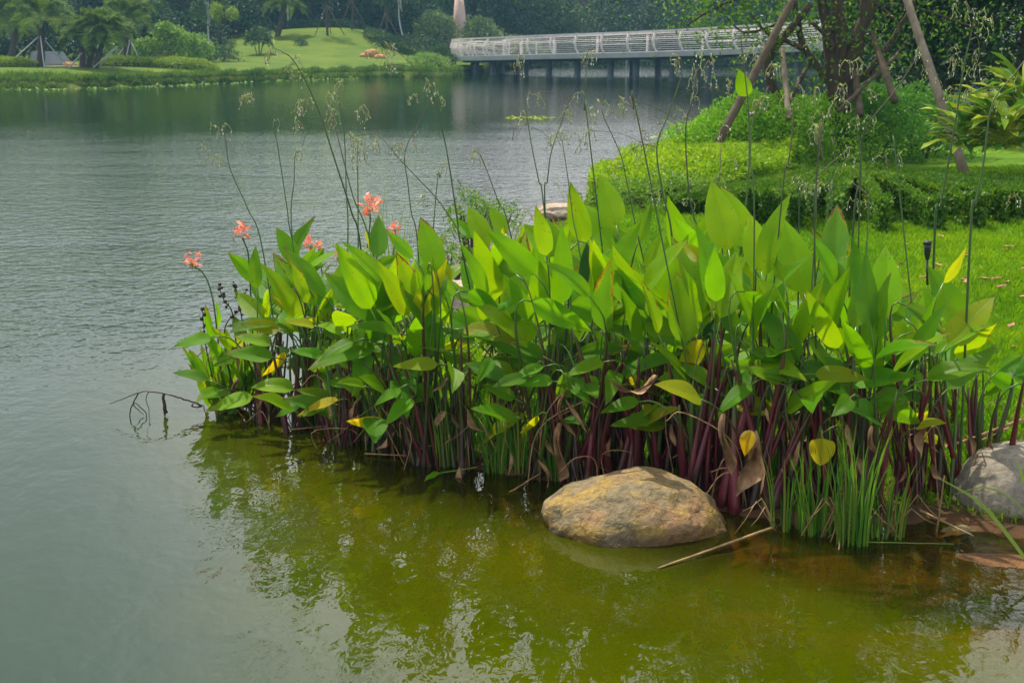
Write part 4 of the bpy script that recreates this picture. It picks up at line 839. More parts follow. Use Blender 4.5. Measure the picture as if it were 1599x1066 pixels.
# ------------------------------------------------------------ shrubs and hedges
def shell(n, c, r, up=-.25, rough=.15, seed=0.):
    """random points on a lumpy ellipsoid shell and their outward directions"""
    d = rand_dirs(int(n*1.9), .25); d = d[d[:, 2] > up][:n]
    k = 1+rough*(np.sin(d[:, 0]*7+seed)*np.sin(d[:, 1]*6+seed*2)+.6*np.sin(d[:, 2]*9+d[:, 0]*4+seed)); k = k*(1-rng.random(len(d))**2.2*.28)
    return np.array(c)+d*np.array(r)*k[:, None], d
def bush(name, label, c, r, n, L, m, asp=.5, cat='shrub', group=None, core=True, up=-.25, rough=.15, lobes=0, stems=True):
    c = np.array(c, float); t = thing(name, label, cat, c-[0, 0, r[2]*.3], group); Ps, Ds = [], []
    ls = [(c, np.array(r, float))]
    for k in range(lobes):
        d = rand_dirs(1, .5)[0]; ls.append((c+d*np.array(r)*.62, np.array(r)*rng.uniform(.4, .58)))
    for (cc, rr) in ls:
        P, D = shell(max(60, int(n*(rr[0]/r[0])**2/(1+.25*lobes))), cc, rr, up, rough, rng.uniform(0, 9)); Ps.append(P); Ds.append(D)
    P = np.concatenate(Ps); D = np.concatenate(Ds); k = len(P)
    V_ = leaf_quads(P, unit(D*.7+rand_dirs(k)*.9), unit(D*.5+rand_dirs(k)), L*rng.uniform(.6, 1.25, k), L*asp*rng.uniform(.7, 1.2, k))
    big_mesh('foliage', V_, 4, m, t)
    if stems:
        mb = MB()
        for i in range(9):
            a = rng.uniform(0, 6.28); e = c+np.array([math.cos(a)*r[0]*.6, math.sin(a)*r[1]*.6, r[2]*rng.uniform(.2, .6)])
            b0 = c+np.array([math.cos(a)*r[0]*.12, math.sin(a)*r[1]*.12, -r[2]*1.0]); mb.tube(bez(b0, (b0+e)/2+[0, 0, r[2]*.2], e, 6), np.linspace(.018, .006, 6)*max(1, r[0]), 5)
        mb.build('branches', M_BARK, t)
    return t
def barkmat(name, a, b): 
    m, nt, bs, o = newmat(name); c = ramp(nt, noise(nt, 7, 6, .6, 'Object', (2, 2, .5)), [(.3, a), (.7, b)]); nt.links.new(c, bs.inputs['Base Color'])
    bs.inputs['Roughness'].default_value = .85; nt.links.new(bump(nt, noise(nt, 30, 6, .6, 'Object', (2, 2, .35)), .8, .015), bs.inputs['Normal']); return m
M_BARK = barkmat('dark bark', (.035, .022, .016), (.10, .065, .045))
M_POLE = barkmat('weathered pole', (.17, .125, .09), (.34, .26, .19))
M_POLE2 = barkmat('brown pole', (.07, .05, .032), (.16, .11, .07))
F_LIME = foliage_mat('bright shrub leaves', [(.10, .28, .015), (.20, .42, .02), (.38, .58, .06)], .45, .5, patch=1.2)
F_MID = foliage_mat('mid green shrub leaves', [(.04, .15, .02), (.09, .26, .025), (.18, .38, .05)], .4, .5, patch=1.0)
F_HEDGE = foliage_mat('low hedge leaves', [(.022, .08, .003), (.07, .18, .005), (.18, .28, .010)], .3, .6, patch=1.6)
F_HEDGEL = foliage_mat('lime hedge leaves', [(.12, .26, .004), (.24, .40, .008), (.38, .50, .012)], .4, .55, patch=1.4)
F_DARK = foliage_mat('dark evergreen leaves', [(.008, .028, .008), (.016, .05, .012), (.035, .085, .02)], .15, .45, patch=.8)
def gz(px, py, z): g = G(px, py, z); return g
for px, py, Y, r, n, mm, lab in ((1118, 232, 19.5, (.75, .8, .55), 9000, F_LIME, 'bright lime shrub nearest the water, under the leaning pole'), (1195, 218, 19.8, (.85, .8, .68), 11000, F_LIME, 'bright fine leaved shrub in front of the thin upright pole'),
        (1275, 212, 20.2, (.85, .8, .70), 11000, F_LIME, 'half shaded fine leaved shrub at the foot of the tree trunks'), (1350, 208, 20.6, (.85, .8, .75), 10000, F_MID, 'darker fine leaved shrub just right of the tree trunks'),
        (1430, 205, 21.0, (.85, .8, .80), 10000, F_MID, 'darker fine leaved shrub beside the pale slanting pole')):
    c = W(px, py, Y)-[0, 0, .12]; bush('fine_leaved_shrub', lab, c, r, int(n*1.3), .052, mm, .5, 'shrub', 'fine leaved shrubs round the tree', lobes=4, up=-.75)
# low clipped hedges: a rounded band covered with small leaves over a solid core painted dark as inner shade
def hedge(name, label, path, w, h, n, L, m, cat='hedge', asp=.55, zf=True):
    P = catmull(path, 8); seg = np.linalg.norm(np.diff(P, axis=0), axis=1); cum = np.r_[0, np.cumsum(seg)]
    s_ = rng.uniform(0, cum[-1], n); i = np.clip(np.searchsorted(cum, s_)-1, 0, len(seg)-1); f = (s_-cum[i])/seg[i]
    C = P[i]*(1-f[:, None])+P[i+1]*f[:, None]; T_ = unit(P[i+1]-P[i]); Nn = np.stack([-T_[:, 1], T_[:, 0], 0*f], 1)
    cx = rng.uniform(-1, 1, n); sz = (1-np.abs(cx)**4)**.25; sd_ = rng.random(n) < .40; cx = np.where(sd_, np.sign(cx)*(1-np.abs(cx)*.05), cx); sz = np.where(sd_, rng.random(n), sz); a = np.arccos(np.clip(cx, -1, 1))
    endf = np.clip(np.minimum(s_, cum[-1]-s_)/(w*.5), .25, 1)**.5
    k = (1+.06*np.sin(s_*3.1)*np.cos(a*3)+.04*np.sin(s_*9+a*5))*np.where(rng.random(n) < .22, rng.uniform(.62, 1, n), 1)*(1-rng.random(n)**2*.12)*endf
    Q = C+Nn*(cx*w/2*k)[:, None]; Q[:, 2] = terrain(Q[:, 0], Q[:, 1])+sz*h*k*(1+.08*np.sin(s_*1.7)) if zf else C[:, 2]+sz*h*k
    D = unit(Nn*cx[:, None]+np.array([0, 0, 1])*sz[:, None]); t = thing(name, label, cat, P[0])
    big_mesh('foliage', leaf_quads(Q, unit(D+rand_dirs(n)*.9), unit(D+rand_dirs(n)*.8), L*rng.uniform(.6, 1.3, n), L*asp*rng.uniform(.7, 1.2, n)), 4, m, t)
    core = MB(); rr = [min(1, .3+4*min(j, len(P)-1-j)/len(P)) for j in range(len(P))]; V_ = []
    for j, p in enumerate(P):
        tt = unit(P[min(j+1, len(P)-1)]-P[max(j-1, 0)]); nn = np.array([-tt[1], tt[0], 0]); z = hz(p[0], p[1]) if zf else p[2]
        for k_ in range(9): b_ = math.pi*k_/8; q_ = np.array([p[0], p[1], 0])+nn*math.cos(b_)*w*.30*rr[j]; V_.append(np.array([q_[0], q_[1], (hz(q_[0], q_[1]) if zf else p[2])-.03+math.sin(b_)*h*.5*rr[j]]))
    core.add(V_, [(j*9+k_, j*9+k_+1, (j+1)*9+k_+1, (j+1)*9+k_) for j in range(len(P)-1) for k_ in range(8)]).build('dark_core', M_HEDGE_CORE, t); return t
M_HEDGE_CORE = plain('shade-dark hedge core', (.004, .012, .002), (.05, .11, .008), 34, 1, 1, .05, spec=0)
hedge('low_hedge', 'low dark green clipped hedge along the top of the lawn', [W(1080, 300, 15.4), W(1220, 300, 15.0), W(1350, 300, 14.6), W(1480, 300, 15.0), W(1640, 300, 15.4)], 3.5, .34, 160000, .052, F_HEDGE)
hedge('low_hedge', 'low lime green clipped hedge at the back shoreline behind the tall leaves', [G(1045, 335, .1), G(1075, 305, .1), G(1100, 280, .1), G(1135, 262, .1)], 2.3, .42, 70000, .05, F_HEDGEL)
# small yellow-leaved plant at the bank edge
def strap_plant(name, label, c, n, L, w, m, group=None, up=(.25, 1.2), cat='plant', droop=.55, nseg=7, spread=.12):
    c = np.array(c, float); t = thing(name, label, cat, c, group)
    for i in range(n):
        a = rng.uniform(0, 2*math.pi); e = rng.uniform(*up); d = np.array([math.cos(a), math.sin(a), e]); d /= np.linalg.norm(d); l = L*rng.uniform(.65, 1.15)
        p0 = c+np.array([math.cos(a)*spread*rng.random(), math.sin(a)*spread*rng.random(), rng.uniform(0, L*.5)]); p2 = p0+d*l+np.array([0, 0, -l*droop*rng.uniform(.3, 1)])
        leaf_mesh(p0, p2, w*l, 0, facing=(math.cos(a)*-.5, math.sin(a)*-.5, 1), bend=.22, fold=.22, prof=(.6, .75), nt_=nseg, nu=1).build('leaf', m, t)
    return t
def variegated():
    m, nt, b, o = newmat('variegated leaf'); uv = nt.nodes.new('ShaderNodeUVMap'); sp = nt.nodes.new('ShaderNodeSeparateXYZ'); nt.links.new(uv.outputs[0], sp.inputs[0])
    u_ = math_(nt, 'ABSOLUTE', math_(nt, 'SUBTRACT', sp.outputs[0], .5)); ph = math_(nt, 'SINE', math_(nt, 'MULTIPLY', math_(nt, 'SUBTRACT', sp.outputs[1], u_), 55))
    oi = nt.nodes.new('ShaderNodeObjectInfo'); f = math_(nt, 'ADD', math_(nt, 'MULTIPLY_ADD', ph, .25, .1), math_(nt, 'MULTIPLY', oi.outputs['Random'], .9))
    c = ramp(nt, f, [(.2, (.05, .19, .015)), (.5, (.17, .34, .02)), (.78, (.50, .52, .03))]); nt.links.new(c, b.inputs['Base Color']); b.inputs['Roughness'].default_value = .35
    t = nt.nodes.new('ShaderNodeBsdfTranslucent'); nt.links.new(c, t.inputs[0]); ms = nt.nodes.new('ShaderNodeMixShader'); ms.inputs[0].default_value = .3
    nt.links.new(b.outputs[0], ms.inputs[1]); nt.links.new(t.outputs[0], ms.inputs[2]); nt.links.new(ms.outputs[0], o.inputs[0]); return m
M_VAR = variegated()
for px, py, Y, n, L, lab in ((1505, 235, 16.8, 60, .68, 'yellow striped clump of long leaves beside the foot of the pale pole'), (1565, 235, 16.4, 70, .75, 'largest yellow striped clump at the picture edge'), (1600, 185, 17.6, 50, .8, 'yellow striped clump behind the largest one, tallest at the edge'),
                             (1540, 195, 18.2, 40, .65, 'darker striped clump against the evergreens'), (1062, 238, 20.5, 16, .55, 'small bright yellow leaved plant at the bank edge left of the lime shrub')):
    strap_plant('striped_leaf_plant', lab, W(px, py, Y), n, L, .17, M_VAR, 'yellow striped leafy plants')
M_MARSH = foliage_mat('marsh leaves', [(.06, .16, .02), (.12, .26, .03), (.22, .30, .03)], .35, .5)
for px, py, Y, r, n, lab in ((737, 355, 11.5, (.22, .2, .30), 900, 'feathery light green herb behind the upright oval leaf'), (700, 420, 10.6, (.25, .2, .22), 700, 'yellowish herb behind the pale stone slab'), (600, 520, 8.9, (.16, .14, .2), 600, 'fine leaved herb around the sandy rock'), (780, 350, 12.5, (.2, .2, .2), 500, 'small green herb at the back shoreline among the tall leaves'), (1030, 312, 15.0, (.6, .5, .25), 4000, 'yellow green ground herb in front of the lime hedge')):
    bush('marsh_herb', lab, W(px, py, Y), r, n, .04, M_MARSH, .35, 'herb', 'small herbs at the back shoreline', rough=.3)
blades('thin pale grass tuft rising behind the pink blooms', G(612, 520), 60, (.12, .1), 1.05, .14, .006, 'grass_tuft', 'grass tufts at the back shoreline', M_PALE, cat='grass tuft')
blades('wispy grass tuft at the back shoreline left of the lime hedge', G(925, 320), 60, (.35, .2), .40, .3, .008, 'grass_tuft', 'grass tufts at the back shoreline', M_PALE, cat='grass tuft')
blades('wispy grass tuft behind the lime leaves in mid bed', G(770, 400), 70, (.3, .2), .55, .25, .007, 'grass_tuft', 'grass tufts at the back shoreline', M_PALE, cat='grass tuft')

# ------------------------------------------------------------ propped tree
def branch(mb, pts, r0, r1, n=8, k=5): P = catmull(pts, k); mb.tube(P+rng.normal(size=P.shape)*r0*.06, np.linspace(r0, r1, len(P)), n); return P
TY = 20.2
def K(x, y, Y=TY): return W(1066+x/3, y/3, Y)
t = thing('propped_tree', 'multi trunked tree held up by slanting wooden poles', 'tree', W(1310, 190, TY))
ends = []
for pts, r0, r1, nm in (([(735,560),(720,400),(735,200),(720,-60),(690,-400),(720,-1100)], .135, .07, 'trunk'), ([(735,560),(770,380),(810,200),(880,0),(930,-300),(1000,-1000)], .12, .06, 'trunk'), ([(725,560),(700,420),(690,250),(660,60),(600,-250),(420,-900)], .10, .05, 'trunk'), ([(735,540),(790,400),(840,150),(860,-40),(1000,-350)], .09, .04, 'trunk'),
        ([(790,400),(870,340),(960,220),(1030,110),(1120,-60)], .055, .03, 'limb'), ([(700,400),(620,300),(560,200),(530,60),(500,-120)], .06, .035, 'limb'), ([(780,380),(840,380),(960,300),(1060,180)], .03, .015, 'limb'),
        ([(560,230),(480,190),(400,160),(320,70)], .04, .015, 'limb'), ([(500,80),(400,130),(280,150),(180,50)], .022, .01, 'limb'), ([(465,510),(410,380),(400,290),(440,210),(520,120),(600,20)], .07, .05, 'limb'),
        ([(860,60),(960,20),(1100,40),(1280,100),(1400,140)], .02, .01, 'limb'), ([(700,200),(820,220),(900,200)], .02, .008, 'limb'), ([(600,100),(700,200),(690,240)], .03, .02, 'limb'), ([(660,-100),(400,-60),(150,40),(20,120)], .045, .012, 'limb'), ([(880,0),(1000,100),(1010,160)], .03, .01, 'limb'),
        ([(720,-60),(850,-250),(1100,-330)], .05, .02, 'limb'), ([(690,-200),(450,-350),(250,-380)], .05, .02, 'limb')):
    dY = rng.uniform(-.35, .35) if nm == 'limb' else 0
    mb = MB(); P = branch(mb, [K(x, y, TY+dY*(i/3)) for i, (x, y) in enumerate(pts)], r0, r1); mb.build(nm, M_BARK, t); ends.append(P)
F_TREE = foliage_mat('tree leaves', [(.04, .12, .01), (.09, .21, .015), (.20, .34, .02)], .45, .45)
pts = []
for P in ends[4:]:
    for p in P[len(P)//3:]: pts.append((p, .35, 14))
for (x, y) in ((40,30),(90,60),(130,90),(60,90),(130,150),(250,30),(220,30),(140,10),(300,30),(470,60),(460,80),(640,90),(730,80),(760,60),(780,150),(620,230),(350,200),(520,440),(640,420),(1480,120),(1550,110),(860,100),(560,60),(0,40),(20,-20),(100,-30)): pts.append((K(x, y, TY+rng.uniform(-.8, .5)), .16, 34))
for k in range(430):   # the crown above the picture
    d = rand_dirs(1, .1)[0]; pts.append((K(760, -1250)+d*np.array([4.6, 3.2, 3.6])*rng.uniform(.4, 1), .45, 62))
Ps = np.concatenate([np.array(p)+rng.normal(size=(n_, 3))*s_ for p, s_, n_ in pts]); k = len(Ps)
Ds = unit(rand_dirs(k)+[0, 0, -.35]); big_mesh('crown', leaf_quads(Ps, Ds, rand_dirs(k, .6), rng.uniform(.05, .10, k), rng.uniform(.022, .04, k)), 4, F_TREE, t)
for lab, p, q, r, m in (('leaning dark brown pole on the water side of the tree', (190, 625), (545, -60), .055, M_POLE2), ('pale stout pole slanting in front of the shrubs', (1306, 765), (1030, -60), .062, M_POLE), ('thin upright pole by the leaning branch', (495, 530), (468, 225), .04, M_POLE),
        ('reddish pole right of the trunks', (985, 450), (885, 150), .05, M_POLE2), ('thin green brown pole crossing behind the trunks', (490, 500), (605, 270), .035, M_BARK), ('dark red short pole before the right trunk', (830, 520), (805, 300), .05, M_POLE2), ('thin pole slanting up to the right behind the trunks', (750, 500), (1010, 250), .03, M_POLE2)):
    Y0 = 18.0 if q[0] == 1030 else (18.5 if q[0] == 545 else 19.4+rng.uniform(-.2, .3)); a, b_ = K(*p, Y0), K(*q, 19.2 if q[0] in (1030, 545) else Y0+.8)
    a = a+(a-b_)*.08
    P = np.linspace(0, 1, 8)[:, None]*(b_-a)+a; o = MB().tube(P+rng.normal(size=P.shape)*r*.07, np.linspace(r*1.05, r*.85, 8), 9).build('support_pole', m, origin=a); tag(o, lab, 'pole', 'wooden poles propping the tree')

# dark evergreens at the right
def tree(name, label, base, h, r, m, n, L, group=None, trunk_r=.12, cz=.6, bark=None, squash=.75, lobes=7, trunk=True):
    base = np.array(base, float); t = thing(name, label, 'tree', base, group); bark = bark or M_BARK
    mb = MB(); top = base+np.array([rng.normal()*.2, 0, h*cz]); mb.tube(catmull([base-[0, 0, .2], base*.5+top*.5+[rng.normal()*.1, 0, 0], top+[0, 0, h*.2]], 5), np.linspace(trunk_r, trunk_r*.35, 11), 8)
    for k in range(6):
        a = rng.uniform(0, 6.28); e = top+np.array([math.cos(a)*r*.6, math.sin(a)*r*.6, rng.uniform(0, h*.25)]); s0 = base+(top-base)*rng.uniform(.5, .95); mb.tube(bez(s0, (s0+e)/2+[0, 0, .2], e, 5), np.linspace(trunk_r*.45, trunk_r*.12, 5), 5)
    mb.build('trunk', bark, t); Ps, Ds = [], []; cc = base+np.array([0, 0, h-(h*(1-cz))]); hh = h*(1-cz)
    for k in range(lobes):
        d = rand_dirs(1)[0]*[1, 1, .9]; s_ = rng.uniform(.34, .55); P, D = shell(n//lobes, cc+d*np.array([r, r, hh])*.62, (r*s_, r*s_, max(hh*s_, r*s_*squash)), -1, .2, rng.uniform(0, 9)); Ps.append(P); Ds.append(D)
    P = np.concatenate(Ps); D = np.concatenate(Ds); k = len(P)
    big_mesh('crown', leaf_quads(P, unit(D*.4+rand_dirs(k)+[0, 0, -.2]), unit(D*.6+rand_dirs(k)), L*rng.uniform(.6, 1.3, k), L*.5*rng.uniform(.7, 1.2, k)), 4, m, t); return t
for px, Y, h, r, lab in ((1475, 27, 8.2, 2.3, 'dark evergreen directly behind the pale slanting pole'), (1565, 25, 8.6, 2.5, 'dark evergreen at the picture edge above the striped plants'), (1420, 33, 8.5, 2.4, 'dark evergreen further back between the trunks and the pale pole')):
    g = W(px, 200, Y); tree('dark_evergreen', lab, (g[0], g[1], .2), h, r, F_DARK, 30000, .14, 'dark evergreens on the near bank', cz=.5, lobes=16)

# ------------------------------------------------------------ bridge
M_STEEL = plain('pale painted steel', (.56, .54, .53), (.68, .66, .65), 3, .45, 0)
M_CONC = plain('pale concrete edge', (.38, .42, .44), (.50, .54, .55), 1.2, .7, .2, .01)
M_DECK = plain('pinkish deck', (.50, .36, .30), (.62, .48, .42), 2, .8, .2, .01)
M_PIER = plain('grey pier', (.06, .08, .09), (.13, .16, .17), 1.5, .8, .2, .01)
br = thing('footbridge', 'pale curved footbridge with ribbed railing crossing the water', 'bridge', (8, 62, 1.3))
def bp_(px, ybot, Y): p = W(px, ybot, Y); return p
ctl = [W(840, 95.5, 104), W(782, 96, 97), W(750, 97, 90), W(755, 97.5, 84), W(805, 97, 79.5), W(900, 95, 75), W(1050, 92.5, 69.5), W(1200, 88, 64), W(1400, 80, 57), W(1650, 70, 50), W(2000, 60, 44)]
Cn = catmull(ctl, 8); T_ = unit(np.gradient(Cn, axis=0)*[1, 1, 0]); Nl = np.stack([T_[:, 1], -T_[:, 0], 0*T_[:, 0]], 1)   # towards the viewer's side
HWB = 1.5
def sweep(prof, name, m):
    k = len(prof); V_ = [Cn[i]+Nl[i]*a+np.array([0, 0, z]) for i in range(len(Cn)) for a, z in prof]
    F_ = [(i*k+j, i*k+(j+1) % k, (i+1)*k+(j+1) % k, (i+1)*k+j) for i in range(len(Cn)-1) for j in range(k)]
    F_ += [tuple(range(k)), tuple((len(Cn)-1)*k+j for j in reversed(range(k)))]
    return MB().add(V_, F_).build(name, m, br, smooth=False)
sweep([(-1.5, .10), (1.5, .10), (1.58, .34), (1.50, .36), (-1.50, .36), (-1.58, .34)], 'deck_slab', M_CONC)
sweep([(-1.38, .365), (1.38, .365), (1.38, .385), (-1.38, .385)], 'deck_surface', M_DECK)
sweep([(-.9, -.02), (.9, -.02), (1.0, .095), (-1.0, .095)], 'girder', M_PIER)
RP = [(1.48, .36), (1.62, .55), (1.68, .85), (1.62, 1.10), (1.54, 1.26)]
for sgn in (1, -1):
    rl = MB()
    sweep([(sgn*1.44, 1.255), (sgn*1.62, 1.255), (sgn*1.62, 1.33), (sgn*1.44, 1.33)], 'handrail', M_STEEL)
    for z, a_ in (((.46, 1.56), (.55, 1.60), (.64, 1.63), (.73, 1.65), (.82, 1.67), (.91, 1.665), (1.00, 1.645), (1.09, 1.615), (1.17, 1.58)) if sgn > 0 else ((.8, 1.66),)): rl.tube([Cn[i]+Nl[i]*a_*sgn+np.array([0, 0, z]) for i in range(len(Cn))], .018, 5)
    rl.build('rail_bars', M_STEEL, br)
    seg = np.linalg.norm(np.diff(Cn, axis=0), axis=1); cum = np.r_[0, np.cumsum(seg)]; s_ = .5; cnt = 0
    while s_ < cum[-1] and cnt < 100:
        i = min(np.searchsorted(cum, s_)-1, len(seg)-1); f = (s_-cum[i])/seg[i]; p = Cn[i]*(1-f)+Cn[i+1]*f; nl = unit(Nl[i]*(1-f)+Nl[i+1]*f); tt = T_[i]; mb = MB(); V_ = []
        for a_, z in (RP if sgn > 0 else [(1.48, .36), (1.50, .6), (1.50, .85), (1.50, 1.10), (1.52, 1.26)]):
            for e1, e2 in ((-.03, -.04), (.03, -.04), (.03, .04), (-.03, .04)): V_.append(p+nl*(a_*sgn+e2*1.4)+tt*e1+np.array([0, 0, z]))
        mb.add(V_, [(j*4+q, j*4+(q+1) % 4, (j+1)*4+(q+1) % 4, (j+1)*4+q) for j in range(4) for q in range(4)]); mb.build('railing_post', M_STEEL, br, smooth=False); cnt += 1
        s_ += 1.9 if sgn > 0 else 3.8
for (px, Y) in ((748, 82.5), (765, 81), (787, 79.5), (838, 77.5), (876, 75.8), (912, 74), (975, 72), (1009, 70.3), (1075, 68), (1100, 67), (1128, 66), (1220, 62), (1265, 60.5), (1345, 57.5), (1450, 54), (1560, 51)):
    j = np.argmin(np.abs([proj(c_)[0]-px for c_ in Cn[24:]]))+24; p = Cn[j]
    for sg in ((.75, -.75) if int(px) % 2 else (.6,)):
        q = p+Nl[j]*sg; MB().tube([[q[0], q[1], -1.1], [q[0], q[1], q[2]-.03]], .165, 12).build('pier', M_PIER, br)

# ------------------------------------------------------------ far bank
def fg(px, Y): x = (px-799.5)/FOC*Y*1.0; return np.array([x, Y, hz(x, Y)])
F_FAR = foliage_mat('far shrub leaves', [(.07, .17, .02), (.15, .28, .035), (.28, .42, .08)], .3, .6)
F_FARL = foliage_mat('far lime leaves', [(.12, .22, .015), (.20, .31, .02), (.32, .38, .04)], .3, .6)
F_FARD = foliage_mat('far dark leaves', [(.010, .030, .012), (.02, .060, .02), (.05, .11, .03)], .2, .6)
F_FARM = foliage_mat('far tree leaves', [(.018, .05, .015), (.04, .095, .025), (.09, .17, .04)], .25, .6)
F_GREY = foliage_mat('far grey green leaves', [(.06, .11, .035), (.11, .17, .06), (.19, .25, .09)], .25, .6)
def far_bush(lab, px, Y, rx, rz, m, n=1500, L=.16, group='shrubs on the far bank', zoff=.35, ry=None):
    g = fg(px, Y); return bush('far_shrub', lab, g+[0, 0, rz*zoff], (rx, ry or rx, rz), n, L, m, .55, 'shrub', group, lobes=3, stems=True)
far_bush('tallest rounded shrub on the far bank left of the grass slope', 277, 74, .95, 1.15, F_FAR, 2600, zoff=.75)
far_bush('rounded grey green shrub touching the left foot of the grass slope', 315, 76, .95, .95, F_FAR, 2200, zoff=.6)
far_bush('shrub with reddish tips between palms and the tallest rounded shrub', 236, 74, .7, .7, F_FAR, 1500, zoff=.7)
far_bush('pale small shrub behind the single palm', 196, 76, .8, .9, F_FAR, 1500, zoff=.9)
far_bush('small loose shrub standing at the left edge of the grass slope', 412, 84, .75, .8, F_FARM, 1300, zoff=.9)
far_bush('large grey green dome shrub left of the bridge end', 682, 100, 1.55, 1.6, F_GREY, 3200, .2, zoff=.7)
far_bush('large grey green dome shrub behind the bridge end', 752, 103, 1.6, 1.7, F_GREY, 3200, .2, zoff=.85)
far_bush('wide grey green dome shrub behind the left part of the bridge', 815, 104, 2.0, 1.55, F_GREY, 3400, .2, zoff=.85)
far_bush('dark mound of shrubs at the right foot of the grass slope', 640, 90, 2.2, .7, F_FARD, 2200, .14, zoff=.5)
far_bush('dark shrub at the land end of the bridge', 690, 84, .9, .8, F_FARM, 1500, .14)
far_bush('green shrub below the bridge end at the waterline', 668, 82, 1.2, .5, F_FAR, 1300, .14)
far_bush('tiny dark shrub alone on the grass slope', 477, 88, .4, .22, F_FARM, 300, .1)
far_bush('reddish brown small shrub by the tallest rounded shrub', 255, 71, .35, .4, F_GREY, 400, .1)
far_bush('green mound on the slope left of the small loose shrub', 345, 78, 1.3, .55, F_FARM, 1500, .13)
for i, px in enumerate((862, 895, 930, 1008, 1040)):
    far_bush('small clipped green dome beyond the bridge', px, 112, .62, .5, F_FARL, 700, .12, 'clipped domes beyond the bridge', .5)
for lab, a, b_, w, h, m, n, L in (('yellow green clipped hedge at the far left shore', (-40, 66.5), (72, 67), 1.3, .42, F_FARL, 5000, .09), ('yellow green clipped hedge under the palms', (160, 68.5), (350, 71), 1.4, .42, F_FARL, 8000, .09), ('dark hedge line on top of the grass slope', (425, 99.5), (580, 99), 1.0, .5, F_FARD, 5000, .11), ('dark hedge down the right side of the slope', (580, 93), (665, 88), 1.6, .7, F_FARM, 4500, .11), ('thin brown hedge down the left side of the slope', (372, 90), (325, 76.5), .5, .3, F_GREY, 2500, .09)):
    p, q = fg(*a), fg(*b_); hedge('far_hedge', lab, [p, p*.67+q*.33, p*.33+q*.67, q], w, h, n, L, m)
# waterside planting: reads as one mass
nn = 26000; px = rng.uniform(-60, 745, nn); base = np.array([G(x, float(np.interp(x, [-60, 100, 200, 330, 450, 600, 700, 745], [137, 138, 134, 129, 124, 119.5, 121, 113])))[:2] for x in px])
off = rng.random(nn)**1.3*2.6; P = np.stack([base[:, 0], base[:, 1]+off-.25, 0*off], 1); P[:, 2] = np.maximum(terrain(P[:, 0], P[:, 1]), -.05)
F_SHORE = foliage_mat('shore plants', [(.035, .09, .015), (.09, .18, .02), (.2, .28, .03)], .3, .6, patch=.5)
hh = rng.uniform(.08, .30, nn)*(1+.5*np.sin(px*.21)*np.sin(px*.067)); tag(big_mesh('shore_plants', leaf_quads(P, unit(rand_dirs(nn)*.5+[0, 0, 1]), rand_dirs(nn), hh, rng.uniform(.03, .07, nn)), 4, F_SHORE), kind='stuff')
nn = 260; px = rng.uniform(0, 560, nn); by = np.interp(px, [0, 100, 200, 330, 450, 600], [138.5, 139.5, 135.5, 130.5, 125, 121]); P = np.array([G(a, float(b_)+abs(rng.normal())*.8, .02) for a, b_ in zip(px, by)])
tag(big_mesh('floating_plants', leaf_quads(P, rand_dirs(nn, .2)*[1, 1, .3], np.tile([0, 0, 1.], (nn, 1)), rng.uniform(.08, .25, nn), rng.uniform(.08, .16, nn)), 4, F_FAR), kind='stuff')
nn = 60; P = np.array([G(a, b_, .01) for a, b_ in zip(rng.uniform(790, 860, nn), rng.normal(184, 1.2, nn))]); tag(big_mesh('floating_scum', leaf_quads(P, rand_dirs(nn)*[1, 1, .05], np.tile([0, 0, 1.], (nn, 1)), rng.uniform(.05, .2, nn), rng.uniform(.05, .15, nn)), 4, F_FARL), kind='stuff')
# steps and path
M_STEP = plain('grey steps', (.16, .18, .20), (.24, .26, .28), 3, .8, .2, .01)
t = thing('garden_steps', 'grey stone steps rising between the palms on the far bank', 'steps', fg(95, 70))
for k in range(8):
    g = fg(92-k*.5, 69.5+k*.5); MB().box((g[0], g[1], .62+k*.075), (2.0-.07*k, .5, .4)).build('step', M_STEP, t, smooth=False)
MB().box((fg(105, 68.6)[0], 68.6, .66), (2.2, .5, .12)).build('landing', M_DECK, t, smooth=False)
M_ORANGE = rockmat('orange rock', [(.3, (.42, .20, .08)), (.7, (.62, .32, .14))], 1.5)
for px, Y, r, lab in ((585, 84, (.55, .4, .45), 'pointed orange rock on the shore below the grass slope'), (598, 83.6, (.5, .35, .22), 'low orange rock beside the pointed one'), (573, 84, (.35, .3, .2), 'small orange rock left of the pointed one'), (8, 69, (.7, .5, .3), 'orange rock at the far left shore'), (122, 69, (.42, .3, .2), 'orange brown rock under the palm cluster')):
    r = tuple(.75*q for q in r); g = fg(px, Y); stone('shore_rock', lab, g+[0, 0, r[2]*.4], r, M_ORANGE, px, .3, .2, 4, .8, 'orange rocks on the far shore')
